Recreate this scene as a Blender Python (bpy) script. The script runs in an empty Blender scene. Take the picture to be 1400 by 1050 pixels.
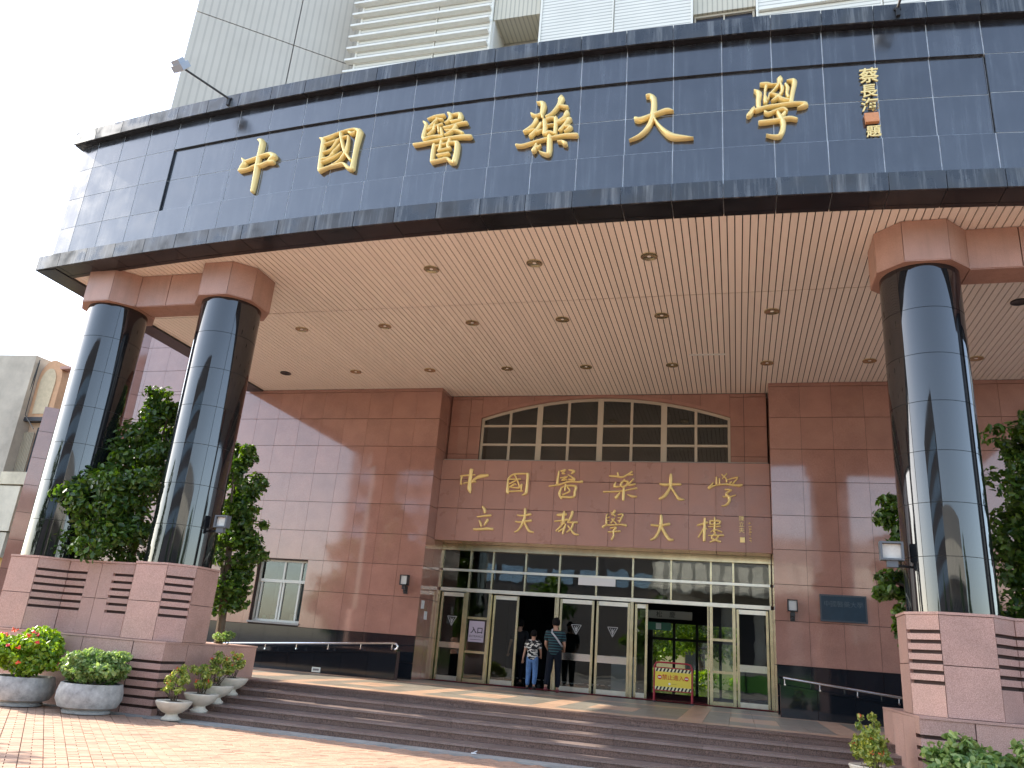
import bpy, bmesh, math, random
import numpy as np
from mathutils import Vector, Matrix
sc = bpy.context.scene
COL = sc.collection
random.seed(7)
R = math.radians
# ------------------------------------------------------------------ camera
cam_d = bpy.data.cameras.new('camera')
cam = bpy.data.objects.new('camera', cam_d)
COL.objects.link(cam)
yaw, pit, rol = R(-16.66911), R(18.83966), R(4.62522)
Fv = Vector((math.sin(yaw)*math.cos(pit), math.cos(yaw)*math.cos(pit), math.sin(pit)))
R0 = Vector((math.cos(yaw), -math.sin(yaw), 0))
U0 = R0.cross(Fv)
Rv = math.cos(rol)*R0 + math.sin(rol)*U0
Uv = -math.sin(rol)*R0 + math.cos(rol)*U0
M = Matrix((( Rv.x, Uv.x, -Fv.x, 0), (Rv.y, Uv.y, -Fv.y, 0), (Rv.z, Uv.z, -Fv.z, 1.55), (0, 0, 0, 1)))
cam.matrix_world = M
cam_d.sensor_width = 36
cam_d.lens = 1070.167/1400*36
cam_d.clip_start = .05
cam_d.clip_end = 2000
sc.camera = cam
# ------------------------------------------------------------------ light
EL = R(33.2)
AZ = math.atan2(-.994, .105)          # direction of the sun on the ground plane: from -X, a touch from +Y
sv = Vector((math.sin(AZ)*math.cos(EL), math.cos(AZ)*math.cos(EL), math.sin(EL)))
W = bpy.data.worlds.new('World'); sc.world = W; W.use_nodes = True
nt = W.node_tree
bg = nt.nodes['Background']
sky = nt.nodes.new('ShaderNodeTexSky'); sky.sky_type = 'NISHITA'; sky.sun_disc = False
sky.sun_elevation = EL; sky.sun_rotation = AZ % (2*math.pi); sky.air_density = 1.0; sky.dust_density = 1.4; sky.ozone_density = 1.0; sky.altitude = 50
hz = nt.nodes.new('ShaderNodeHueSaturation'); hz.inputs['Saturation'].default_value = .8; nt.links.new(sky.outputs[0], hz.inputs['Color']); nt.links.new(hz.outputs[0], bg.inputs[0]); bg.inputs[1].default_value = .15   # a pale, hazy sky
sun_d = bpy.data.lights.new('sun', 'SUN'); sun_d.energy = 3.0; sun_d.angle = R(.6); sun_d.color = (1, .92, .78)
sun = bpy.data.objects.new('sun', sun_d); COL.objects.link(sun)
sun.rotation_euler = sv.to_track_quat('Z', 'Y').to_euler()
sun.location = (-20, 0, 30)
sc.view_settings.view_transform = 'Standard'
sc.view_settings.look = 'None'
sc.view_settings.exposure = 1.95
sc.view_settings.gamma = 1
sc.view_settings.use_curve_mapping = False
sc.cycles.max_bounces = 8; sc.cycles.diffuse_bounces = 4; sc.cycles.glossy_bounces = 4; sc.cycles.transparent_max_bounces = 12
sc.cycles.sample_clamp_indirect = 6
# ------------------------------------------------------------------ helpers
ORG = {}
def org(o): return ORG.get(o.name, (0, 0, 0)) if o else (0, 0, 0)
def thing(name, label, cat, loc, group=None):
    o = bpy.data.objects.new(name, None); COL.objects.link(o); o.location = loc; o.empty_display_size = .2
    o['label'] = label; o['category'] = cat
    if group: o['group'] = group
    ORG[o.name] = tuple(loc); return o
def tag(o, label, cat, group=None):
    o['label'] = label; o['category'] = cat
    if group: o['group'] = group
    return o
def link(name, me, parent=None, kind=None, loc=None, label=None):
    o = bpy.data.objects.new(name, me); COL.objects.link(o)
    if parent: o.parent = parent; ORG[o.name] = org(parent)
    else: ORG[o.name] = (0, 0, 0)
    if loc: o.location = loc
    if kind: o['kind'] = kind
    if label: o['label'] = label
    return o
class MB:
    def __init__(s): s.v = []; s.f = []; s.mi = []
    def add(s, vs, fs, mi=0):
        n = len(s.v); s.v += [tuple(p) for p in vs]; s.f += [tuple(i+n for i in f) for f in fs]; s.mi += [mi]*len(fs); return s
    def prism(s, pts, z0, z1, mi=0):
        n = len(pts); a = sum(pts[i][0]*pts[(i+1) % n][1]-pts[(i+1) % n][0]*pts[i][1] for i in range(n))
        if a < 0: pts = pts[::-1]
        f = [tuple(range(n-1, -1, -1)), tuple(range(n, 2*n))]+[(i, (i+1) % n, n+(i+1) % n, n+i) for i in range(n)]
        return s.add([(p[0], p[1], z0) for p in pts]+[(p[0], p[1], z1) for p in pts], f, mi)
    def xz(s, pts, y0, y1, mi=0):
        n = len(pts); a = sum(pts[i][0]*pts[(i+1) % n][1]-pts[(i+1) % n][0]*pts[i][1] for i in range(n))
        if a < 0: pts = pts[::-1]
        f = [tuple(range(n)), tuple(range(2*n-1, n-1, -1))]+[(i, n+i, n+(i+1) % n, (i+1) % n) for i in range(n)]
        return s.add([(p[0], y0, p[1]) for p in pts]+[(p[0], y1, p[1]) for p in pts], f, mi)
    def box(s, x0, x1, y0, y1, z0, z1, mi=0): return s.prism([(x0, y0), (x1, y0), (x1, y1), (x0, y1)], z0, z1, mi)
    def obox(s, c, ax, size, mi=0):
        ax = [Vector(a).normalized() for a in ax]; c = Vector(c); vs = []
        for k in (-1, 1):
            for j in (-1, 1):
                for i in (-1, 1): vs.append(c+ax[0]*i*size[0]/2+ax[1]*j*size[1]/2+ax[2]*k*size[2]/2)
        return s.add(vs, [(0, 2, 3, 1), (4, 5, 7, 6), (0, 1, 5, 4), (2, 6, 7, 3), (0, 4, 6, 2), (1, 3, 7, 5)], mi)
    def tube(s, path, r, n=10, mi=0):
        path = [Vector(p) for p in path]; rs = r if isinstance(r, (list, tuple)) else [r]*len(path)
        vs = []; fs = []
        for i, p in enumerate(path):
            d = (path[min(i+1, len(path)-1)]-path[max(i-1, 0)]).normalized()
            a = d.orthogonal().normalized() if i == 0 else (a-d*a.dot(d)).normalized()
            b = d.cross(a)
            for k in range(n):
                t = 2*math.pi*k/n; vs.append(p+(a*math.cos(t)+b*math.sin(t))*rs[i])
        for i in range(len(path)-1):
            for k in range(n): fs.append((i*n+k, i*n+(k+1) % n, (i+1)*n+(k+1) % n, (i+1)*n+k))
        fs.append(tuple(range(n-1, -1, -1))); fs.append(tuple((len(path)-1)*n+k for k in range(n)))
        return s.add(vs, fs, mi)
    def lathe(s, prof, c, n=24, mi=0):
        vs = []; fs = []
        for r, z in prof:
            for k in range(n):
                t = 2*math.pi*k/n; vs.append((c[0]+r*math.cos(t), c[1]+r*math.sin(t), c[2]+z))
        for i in range(len(prof)-1):
            for k in range(n): fs.append((i*n+k, i*n+(k+1) % n, (i+1)*n+(k+1) % n, (i+1)*n+k))
        fs.append(tuple(range(n-1, -1, -1))); fs.append(tuple((len(prof)-1)*n+k for k in range(n)))
        return s.add(vs, fs, mi)
    def mesh(s, name, mats, o=(0, 0, 0), smooth=False):
        me = bpy.data.meshes.new(name)
        me.from_pydata([(a-o[0], b-o[1], c-o[2]) for a, b, c in s.v], [], s.f)
        if not isinstance(mats, (list, tuple)): mats = [mats]
        for m in mats: me.materials.append(m)
        if len(mats) > 1: me.polygons.foreach_set('material_index', s.mi)
        if smooth: me.polygons.foreach_set('use_smooth', [True]*len(me.polygons)); me.set_sharp_from_angle(angle=R(40))
        me.update(); return me
    def build(s, name, mats, parent=None, smooth=False, kind=None, label=None):
        return link(name, s.mesh(name, mats, org(parent), smooth), parent, kind, None, label)
def lerp(a, b, t): return (a[0]+(b[0]-a[0])*t, a[1]+(b[1]-a[1])*t)
def offset(poly, d):
    n = len(poly); out = []
    for i in range(n):
        p0, p1, p2 = Vector(poly[i-1]), Vector(poly[i]), Vector(poly[(i+1) % n])
        a = (p1-p0).normalized(); b = (p2-p1).normalized()
        na = Vector((a.y, -a.x)); nb = Vector((b.y, -b.x))
        m = (na+nb); m = m/max(.2, m.dot(na)) if m.length > 1e-6 else na
        out.append((p1.x+m.x*d, p1.y+m.y*d))
    return out
def clad_edge(po0, po1, pi0, pi1, us, zs, mat, parent, name, gap=.011, jit=0):
    """stone slabs over a wall edge; us = fractions along it, zs = heights; inner points sit on the backing"""
    out = []
    L = math.dist(po0, po1); g = gap/2/L
    nx, ny = (po1[1]-po0[1])/L, -(po1[0]-po0[0])/L
    for i in range(len(us)-1):
        u0, u1 = us[i]+(g if i else g*.5), us[i+1]-(g if i < len(us)-2 else g*.5)
        for k in range(len(zs)-1):
            a, b = sorted((zs[k], zs[k+1]))
            j0, j1 = random.uniform(-jit, jit), random.uniform(-jit, jit)
            q0, q1 = lerp(po0, po1, u0), lerp(po0, po1, u1)
            q0 = (q0[0]+nx*j0, q0[1]+ny*j0); q1 = (q1[0]+nx*j1, q1[1]+ny*j1)
            out.append(MB().prism([q0, q1, lerp(pi0, pi1, u1), lerp(pi0, pi1, u0)], a+gap/2, b-gap/2).build(name, mat, parent))
    return out
# ------------------------------------------------------------------ materials
def nodes(name):
    m = bpy.data.materials.new(name); m.use_nodes = True; t = m.node_tree
    return m, t, t.nodes['Principled BSDF'], t.nodes.new, t.links.new
def plain(name, c, rough=.5, metal=0, spec=.5, noise=.0, nscale=6, bump=0, bscale=40, coat=0, emit=None, rand=0):
    m, t, p, N, L = nodes(name)
    p.inputs['Base Color'].default_value = (*c, 1); p.inputs['Roughness'].default_value = rough
    p.inputs['Metallic'].default_value = metal; p.inputs['Specular IOR Level'].default_value = spec; p.inputs['Coat Weight'].default_value = coat
    tc = N('ShaderNodeTexCoord')
    if noise or rand:
        src = None
        hsv = N('ShaderNodeHueSaturation'); hsv.inputs['Color'].default_value = (*c, 1)
        add = N('ShaderNodeMath'); add.operation = 'ADD'; add.inputs[0].default_value = 1; add.inputs[1].default_value = 0
        if noise:
            n = N('ShaderNodeTexNoise'); n.inputs['Scale'].default_value = nscale; n.inputs['Detail'].default_value = 6; n.inputs['Roughness'].default_value = .65
            L(tc.outputs['Object'], n.inputs['Vector'])
            mr = N('ShaderNodeMapRange'); mr.inputs[1].default_value = .3; mr.inputs[2].default_value = .7; mr.inputs[3].default_value = -noise; mr.inputs[4].default_value = noise
            L(n.outputs[0], mr.inputs[0]); L(mr.outputs[0], add.inputs[1])
        last = add
        if rand:
            oi = N('ShaderNodeObjectInfo'); mr2 = N('ShaderNodeMapRange'); mr2.inputs[3].default_value = -rand; mr2.inputs[4].default_value = rand
            L(oi.outputs['Random'], mr2.inputs[0]); ad2 = N('ShaderNodeMath'); ad2.operation = 'ADD'; L(add.outputs[0], ad2.inputs[0]); L(mr2.outputs[0], ad2.inputs[1]); last = ad2
        L(last.outputs[0], hsv.inputs['Value']); L(hsv.outputs[0], p.inputs['Base Color'])
    if bump:
        n2 = N('ShaderNodeTexNoise'); n2.inputs['Scale'].default_value = bscale; n2.inputs['Detail'].default_value = 4; L(tc.outputs['Object'], n2.inputs['Vector'])
        b = N('ShaderNodeBump'); b.inputs['Strength'].default_value = bump; b.inputs['Distance'].default_value = .01; L(n2.outputs[0], b.inputs['Height']); L(b.outputs[0], p.inputs['Normal'])
    if emit: p.inputs['Emission Color'].default_value = (*emit[0], 1); p.inputs['Emission Strength'].default_value = emit[1]
    return m
def granite(name, c0, c1, scale=260, rough=.1, rand=.08, streak=None, streak_amt=0, wave=0, spec=.5, blotch=.12, ior=1.55, rvar=.1):
    """speckled stone: grain, per-slab tone, slow blotches, optional pale weather streaks running down"""
    m, t, p, N, L = nodes(name)
    tc = N('ShaderNodeTexCoord'); oi = N('ShaderNodeObjectInfo')
    off = N('ShaderNodeVectorMath'); off.operation = 'SCALE'; off.inputs[0].default_value = (31, 17, 23); L(oi.outputs['Random'], off.inputs['Scale'])
    ps = N('ShaderNodeVectorMath'); ps.operation = 'ADD'; L(tc.outputs['Object'], ps.inputs[0]); L(off.outputs[0], ps.inputs[1])
    n = N('ShaderNodeTexNoise'); n.inputs['Scale'].default_value = scale; n.inputs['Detail'].default_value = 3; n.inputs['Roughness'].default_value = .8; L(ps.outputs[0], n.inputs['Vector'])
    cr = N('ShaderNodeValToRGB'); cr.color_ramp.elements[0].position = .36; cr.color_ramp.elements[1].position = .64
    cr.color_ramp.elements[0].color = (*c0, 1); cr.color_ramp.elements[1].color = (*c1, 1); L(n.outputs[0], cr.inputs[0])
    n2 = N('ShaderNodeTexNoise'); n2.inputs['Scale'].default_value = 2.2; n2.inputs['Detail'].default_value = 5; L(ps.outputs[0], n2.inputs['Vector'])
    a = N('ShaderNodeMapRange'); a.inputs[1].default_value = .3; a.inputs[2].default_value = .7; a.inputs[3].default_value = 1-blotch; a.inputs[4].default_value = 1+blotch; L(n2.outputs[0], a.inputs[0])
    b = N('ShaderNodeMapRange'); b.inputs[3].default_value = -rand; b.inputs[4].default_value = rand; L(oi.outputs['Random'], b.inputs[0])
    s = N('ShaderNodeMath'); s.operation = 'ADD'; L(a.outputs[0], s.inputs[0]); L(b.outputs[0], s.inputs[1])
    h = N('ShaderNodeHueSaturation'); L(cr.outputs[0], h.inputs['Color']); L(s.outputs[0], h.inputs['Value'])
    last = h.outputs[0]
    rr = N('ShaderNodeMapRange'); rr.inputs[1].default_value = .35; rr.inputs[2].default_value = .7; rr.inputs[3].default_value = rough*(1-rvar); rr.inputs[4].default_value = rough*(1+3*rvar); L(n2.outputs[0], rr.inputs[0])
    if streak:
        mp = N('ShaderNodeMapping'); mp.inputs['Scale'].default_value = (9, 9, .5); L(ps.outputs[0], mp.inputs[0])
        n3 = N('ShaderNodeTexNoise'); n3.inputs['Scale'].default_value = 1; n3.inputs['Detail'].default_value = 6; n3.inputs['Roughness'].default_value = .7; L(mp.outputs[0], n3.inputs['Vector'])
        r3 = N('ShaderNodeMapRange'); r3.inputs[1].default_value = .5; r3.inputs[2].default_value = .8; r3.inputs[3].default_value = 0; r3.inputs[4].default_value = streak_amt; L(n3.outputs[0], r3.inputs[0])
        mx = N('ShaderNodeMix'); mx.data_type = 'RGBA'; L(r3.outputs[0], mx.inputs[0]); L(last, mx.inputs[6]); mx.inputs[7].default_value = (*streak, 1); last = mx.outputs[2]
        ad = N('ShaderNodeMath'); ad.operation = 'MULTIPLY_ADD'; L(r3.outputs[0], ad.inputs[0]); ad.inputs[1].default_value = .5; L(rr.outputs[0], ad.inputs[2]); L(ad.outputs[0], p.inputs['Roughness'])
    else: L(rr.outputs[0], p.inputs['Roughness'])
    L(last, p.inputs['Base Color']); p.inputs['IOR'].default_value = ior; p.inputs['Specular IOR Level'].default_value = spec
    if wave:
        n4 = N('ShaderNodeTexNoise'); n4.inputs['Scale'].default_value = 1.6; n4.inputs['Detail'].default_value = 1; L(ps.outputs[0], n4.inputs['Vector'])
        bp = N('ShaderNodeBump'); bp.inputs['Strength'].default_value = wave; bp.inputs['Distance'].default_value = .02; L(n4.outputs[0], bp.inputs['Height']); L(bp.outputs[0], p.inputs['Normal'])
    return m
def glass(name, tint=(.75, .8, .78), ior=1.5, wob=.02, rough=0, mixdirt=.02):
    m = bpy.data.materials.new(name); m.use_nodes = True; t = m.node_tree; N = t.nodes.new; L = t.links.new
    t.nodes.remove(t.nodes['Principled BSDF']); out = t.nodes['Material Output']
    fr = N('ShaderNodeFresnel'); fr.inputs[0].default_value = ior
    mu = N('ShaderNodeMath'); mu.operation = 'MULTIPLY_ADD'; mu.inputs[1].default_value = 1.35; mu.inputs[2].default_value = mixdirt; mu.use_clamp = True; L(fr.outputs[0], mu.inputs[0])
    tr = N('ShaderNodeBsdfTransparent'); tr.inputs[0].default_value = (*tint, 1)
    gl = N('ShaderNodeBsdfGlossy'); gl.inputs['Roughness'].default_value = rough
    mx = N('ShaderNodeMixShader'); L(mu.outputs[0], mx.inputs[0]); L(tr.outputs[0], mx.inputs[1]); L(gl.outputs[0], mx.inputs[2]); L(mx.outputs[0], out.inputs[0])
    tc = N('ShaderNodeTexCoord'); n = N('ShaderNodeTexNoise'); n.inputs['Scale'].default_value = 2.5; n.inputs['Detail'].default_value = 1; L(tc.outputs['Object'], n.inputs['Vector'])
    b = N('ShaderNodeBump'); b.inputs['Strength'].default_value = wob; b.inputs['Distance'].default_value = .05; L(n.outputs[0], b.inputs['Height']); L(b.outputs[0], gl.inputs['Normal']); L(b.outputs[0], fr.inputs['Normal'])
    return m
def leafmat(name, c, c2, rough=.35, trans=.35):
    m, t, p, N, L = nodes(name)
    geo = N('ShaderNodeNewGeometry'); cr = N('ShaderNodeValToRGB')
    cr.color_ramp.elements[0].color = (*c, 1); cr.color_ramp.elements[1].color = (*c2, 1); cr.color_ramp.elements[0].position = .2
    L(geo.outputs['Random Per Island'], cr.inputs[0]); L(cr.outputs[0], p.inputs['Base Color']); p.inputs['Roughness'].default_value = rough
    tl = N('ShaderNodeBsdfTranslucent'); h = N('ShaderNodeHueSaturation'); h.inputs['Value'].default_value = 1.8; h.inputs['Saturation'].default_value = 1.2; h.inputs['Hue'].default_value = .485
    L(cr.outputs[0], h.inputs['Color']); L(h.outputs[0], tl.inputs[0])
    mx = N('ShaderNodeMixShader'); mx.inputs[0].default_value = trans; out = t.nodes['Material Output']
    L(p.outputs[0], mx.inputs[1]); L(tl.outputs[0], mx.inputs[2]); L(mx.outputs[0], out.inputs[0]); return m
def corrug(name, c, axis, period, depth=.5, rough=.5, noise=.08):
    """ribbed sheet; rib shade is darker stripes in the colour, stains on the awning"""
    m, t, p, N, L = nodes(name)
    tc = N('ShaderNodeTexCoord'); sx = N('ShaderNodeSeparateXYZ'); L(tc.outputs['Object'], sx.inputs[0])
    mu = N('ShaderNodeMath'); mu.operation = 'MULTIPLY'; mu.inputs[1].default_value = 1/period; L(sx.outputs[axis], mu.inputs[0])
    fr = N('ShaderNodeMath'); fr.operation = 'FRACT'; L(mu.outputs[0], fr.inputs[0])
    gr = N('ShaderNodeMath'); gr.operation = 'GREATER_THAN'; gr.inputs[1].default_value = .72; L(fr.outputs[0], gr.inputs[0])
    n = N('ShaderNodeTexNoise'); n.inputs['Scale'].default_value = .9; n.inputs['Detail'].default_value = 8; L(tc.outputs['Object'], n.inputs['Vector'])
    mr = N('ShaderNodeMapRange'); mr.inputs[3].default_value = 1-noise*2; mr.inputs[4].default_value = 1+noise; L(n.outputs[0], mr.inputs[0])
    sub = N('ShaderNodeMath'); sub.operation = 'MULTIPLY_ADD'; sub.inputs[1].default_value = -depth; L(gr.outputs[0], sub.inputs[0]); L(mr.outputs[0], sub.inputs[2])  # darker stripe: rib shade (awning: stain) put into the base colour
    h = N('ShaderNodeHueSaturation'); h.inputs['Color'].default_value = (*c, 1); L(sub.outputs[0], h.inputs['Value']); L(h.outputs[0], p.inputs['Base Color'])
    p.inputs['Roughness'].default_value = rough
    return m
PINK = granite('pink_granite_polished', (.25, .115, .085), (.43, .235, .185), 160, .06, .07, wave=.04, blotch=.1, ior=1.78)
PINKD = granite('pink_granite_recess', (.2, .09, .068), (.38, .2, .16), 160, .16, .08, blotch=.1)
ROUGH = granite('pink_granite_flamed', (.30, .165, .13), (.58, .38, .32), 110, .55, .06, blotch=.1)
CAPST = granite('brown_granite_cap', (.33, .175, .125), (.50, .30, .235), 130, .4, .05, streak=(.28, .17, .13), streak_amt=.5)
JOINT = plain('dark_joint', (.07, .04, .035), .8)
JOINTP = plain('pink_joint', (.05, .03, .026), .8)
BLACK = granite('black_granite_polished', (.004, .005, .006), (.014, .016, .019), 300, .035, .1, wave=.012, ior=1.8, spec=.5, rvar=.3)
BLACKF = granite('black_granite_weathered', (.008, .010, .014), (.028, .033, .042), 200, .13, .25, streak=(.25, .30, .34), streak_amt=.2, wave=.05, ior=1.92, spec=.6, blotch=.3, rvar=.3)
BLACKL = granite('black_granite_lip', (.012, .015, .02), (.04, .05, .06), 200, .3, .2, streak=(.42, .46, .48), streak_amt=.5, wave=.05, ior=1.65, blotch=.3, rvar=.5)
BLACKU = granite('black_granite_soffit', (.006, .007, .010), (.02, .022, .028), 200, .2, .2, blotch=.3, ior=1.45)
BLACKB = granite('black_granite_base', (.004, .006, .009), (.014, .017, .022), 300, .05, .1, wave=.02, ior=1.6)
GROUT = plain('pale_grout', (.55, .60, .64), .8, noise=.3, nscale=3)
GROUTD = plain('grey_grout', (.22, .24, .25), .8)
STEPG = granite('brown_granite_steps', (.04, .024, .02), (.22, .135, .105), 60, .42, .1)
NOSE = granite('step_nosing', (.13, .09, .08), (.3, .23, .20), 120, .35, .06)
SLAT = plain('ceiling_slat_paint', (.88, .79, .69), .45, rand=.035)
SLATD = plain('ceiling_void', (.028, .02, .016), .9)
GOLD = plain('gold_leaf_metal', (.93, .72, .30), .33, metal=.25, bump=.25, bscale=30)
GOLDE = plain('gold_edge_dark', (.22, .13, .04), .5, metal=.6)
BRASS = plain('champagne_metal', (.62, .56, .38), .25, metal=.95, noise=.2, nscale=3)
BRASSH = plain('champagne_metal_highlit', (.82, .79, .68), .3, metal=.9, noise=.1, nscale=3)  # paler copy of the frame metal: highlights on the horizontals put into the colour
STEEL = plain('stainless_steel', (.72, .72, .72), .18, metal=1)
GLASS = glass('door_glass')
GLASSD = glass('tinted_window_glass', (.55, .6, .6), 1.5, .02)
WHITEM = plain('white_window_frame', (.62, .64, .58), .4)
FRAMEB = plain('beige_window_frame', (.50, .44, .34), .4)
DARK = plain('dark_interior', (.03, .03, .035), .6)
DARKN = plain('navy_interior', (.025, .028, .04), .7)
BLACKM = plain('black_painted_metal', (.02, .022, .024), .4)
SOIL = plain('dark_soil', (.05, .032, .022), .95, noise=.4, nscale=20)
CONC = plain('grey_concrete', (.34, .33, .31), .85, noise=.18, nscale=2.5, bump=.3)
LEAF = leafmat('tree_leaf', (.03, .07, .014), (.12, .21, .035))
LEAFY = leafmat('bright_leaf', (.09, .20, .015), (.30, .42, .05))
LEAFS = leafmat('shrub_leaf', (.10, .19, .05), (.32, .42, .16))
LEAFV = leafmat('variegated_leaf', (.14, .22, .04), (.55, .56, .16))
LEAFG = leafmat('garden_leaf', (.07, .14, .02), (.26, .36, .06), trans=.5)
FLOWER = plain('orange_red_petal', (.75, .10, .035), .6)
FLOWERP = plain('pink_red_petal', (.75, .07, .10), .6)
BARK = plain('bark', (.10, .075, .05), .9, noise=.3, nscale=12, bump=.5)
RED = plain('red_painted_steel', (.32, .015, .03), .35)
def rbox(x0, x1, y0, y1, z0, z1, name, mat, parent, label=None): return MB().box(x0, x1, y0, y1, z0, z1).build(name, mat, parent, label=label)
def text(name, body, h, mat, parent, loc, ext=.004, rotz=0, sx=1, sp=1.0, align='CENTER', bold=0):
    """flat lettering turned into a mesh standing in the XZ plane, facing -Y"""
    cu = bpy.data.curves.new(name, 'FONT'); cu.body = body; cu.size = h; cu.extrude = ext; cu.align_x = align; cu.align_y = 'CENTER'; cu.space_character = sp; cu.offset = bold; cu.resolution_u = 3
    o = bpy.data.objects.new('tmp', cu); COL.objects.link(o)
    dg = bpy.context.evaluated_depsgraph_get(); me = bpy.data.meshes.new_from_object(o.evaluated_get(dg))
    bpy.data.objects.remove(o); me.transform(Matrix.Rotation(rotz, 4, 'Z') @ Matrix.Rotation(R(90), 4, 'X') @ Matrix.Diagonal((sx, 1, 1, 1)))
    og = org(parent); me.transform(Matrix.Translation((loc[0]-og[0], loc[1]-og[1], loc[2]-og[2]))); me.materials.clear(); me.materials.append(mat); me.name = name
    return link(name, me, parent)
# ------------------------------------------------------------------ setting: ground
GZ, PZ = .15, .72
def gsheet():
    m, t, p, N, L = nodes('asphalt_ground')
    tc = N('ShaderNodeTexCoord'); n = N('ShaderNodeTexNoise'); n.inputs['Scale'].default_value = 4; n.inputs['Detail'].default_value = 8; L(tc.outputs['Object'], n.inputs['Vector'])
    cr = N('ShaderNodeValToRGB'); cr.color_ramp.elements[0].color = (.11, .10, .09, 1); cr.color_ramp.elements[1].color = (.20, .18, .16, 1); L(n.outputs[0], cr.inputs[0]); L(cr.outputs[0], p.inputs['Base Color']); p.inputs['Roughness'].default_value = .85
    b = N('ShaderNodeBump'); b.inputs['Strength'].default_value = .3; L(n.outputs[0], b.inputs['Height']); L(b.outputs[0], p.inputs['Normal'])
    return m
ASPH = gsheet()
g = MB().add([(-400, -400, GZ-.06), (400, -400, GZ-.06), (400, 400, GZ-.06), (-400, 400, GZ-.06)], [(0, 1, 2, 3)]).build('ground', ASPH, kind='structure')
# brick pavement, laid at 45 degrees: bed sheet + the bricks
PAV = plain('paving_brick', (.42, .265, .185), .8, noise=.14, nscale=9, rand=.12, bump=.35, bscale=60)
PAVG = plain('paving_brick_stuff', (.42, .265, .185), .8, noise=.22, nscale=3.5, bump=.35, bscale=60)
PAVBED = plain('paving_sand_joint', (.20, .12, .085), .95, noise=.2, nscale=10)
pav = MB().add([(-22, -6, GZ-.02), (16, -6, GZ-.02), (16, 11.32, GZ-.02), (-22, 11.32, GZ-.02)], [(0, 1, 2, 3)]).build('pavement', PAVBED, kind='structure')
ca = math.sqrt(.5); CWB, CDB = .225, .108
cells = []
for i in range(-75, 76):
    for j in range(-150, 170):
        u = i*CWB; v = j*CDB
        cells.append((u, v, j % 2))
cand = []
for u, v, k in cells:
    halves = [(u, CWB)] if k else [(u-CWB/4, CWB/2), (u+CWB/4, CWB/2)]
    for uu, w in halves:
        x = -6+(uu*ca-v*ca); y = 5+(uu*ca+v*ca)
        if -15.5 < x < 7 and 2.5 < y < 11.22: cand.append((x, y, w))
def vis(x, y):
    d = Vector((x, y, GZ-1.55)); z = d.dot(Fv); a = 700+1070.2*d.dot(Rv)/z; b = 525-1070.2*d.dot(Uv)/z
    return z > 0 and -25 < a < 1425 and b < 1062, z
near = sorted([(vis(x, y)[1], x, y, w) for x, y, w in cand if vis(x, y)[0]])
singles = set((x, y) for _, x, y, w in near[:290])
ax = (Vector((ca, ca, 0)), Vector((-ca, ca, 0)), Vector((0, 0, 1)))
bm = {}
for w in (CWB, CWB/2): bm[w] = MB().obox((0, 0, 0), ax, (w-.009, CDB-.009, .04)).mesh('brick', PAV)
rest = MB()
for x, y, w in cand:
    dz = random.uniform(-.0025, .0025)
    if (x, y) in singles: link('brick', bm[w], pav, loc=(x, y, GZ-.02+dz))
    else:
        if y < 4.6 or x > 3: continue
        n = len(rest.v); a, b = ax[0]*(w-.009)/2, ax[1]*(CDB-.009)/2; c = Vector((x, y, GZ+dz)); e = Vector((0, 0, .018))
        rest.add([c-a-b, c+a-b, c+a+b, c-a+b, c-a-b-e, c+a-b-e, c+a+b-e, c-a+b-e], [(0, 1, 2, 3), (0, 4, 5, 1), (1, 5, 6, 2), (2, 6, 7, 3), (3, 7, 4, 0)])
link('brick', rest.mesh('brick_field', PAVG), pav, kind='stuff')
MB().box(-22, 16, 11.32, 11.60, GZ-.05, GZ+.012).build('kerb_strip', CONC, kind='structure')
# ------------------------------------------------------------------ entrance steps
XS0, XS1 = -8.92, 2.2
st = thing('entrance_steps', 'long flight of five dark brown granite steps rising to the entrance doors', 'steps', (-3.4, 11.58, GZ))
NY = [11.58, 12.0, 12.42, 12.84, 13.26]; RZ = [GZ+(PZ-GZ)/5*(k+1) for k in range(5)]
for k in range(5):
    z1 = RZ[k]; z0 = RZ[k-1] if k else GZ-.05; y0 = NY[k]; y1 = NY[k+1] if k < 4 else 13.6
    core = MB().box(XS0, XS1, y0+.02, y1+.05, z0-.1, z1-.034).build('step', JOINT, st)
    x = XS0; q = random.uniform(.5, 1.3)
    while x < XS1:
        xe = min(XS1, x+q); q = 1.25
        MB().box(x+.002, xe-.002, y0, y0+.03, z0+.002, z1-.03).build('riser_stone', STEPG, core)
        ye = y1+.012 if k < 4 else y1
        MB().box(x+.002, xe-.002, y0-.018, ye, z1-.03, z1).build('tread_stone', NOSE if k < 4 else STEPG, core)
        x = xe
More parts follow.
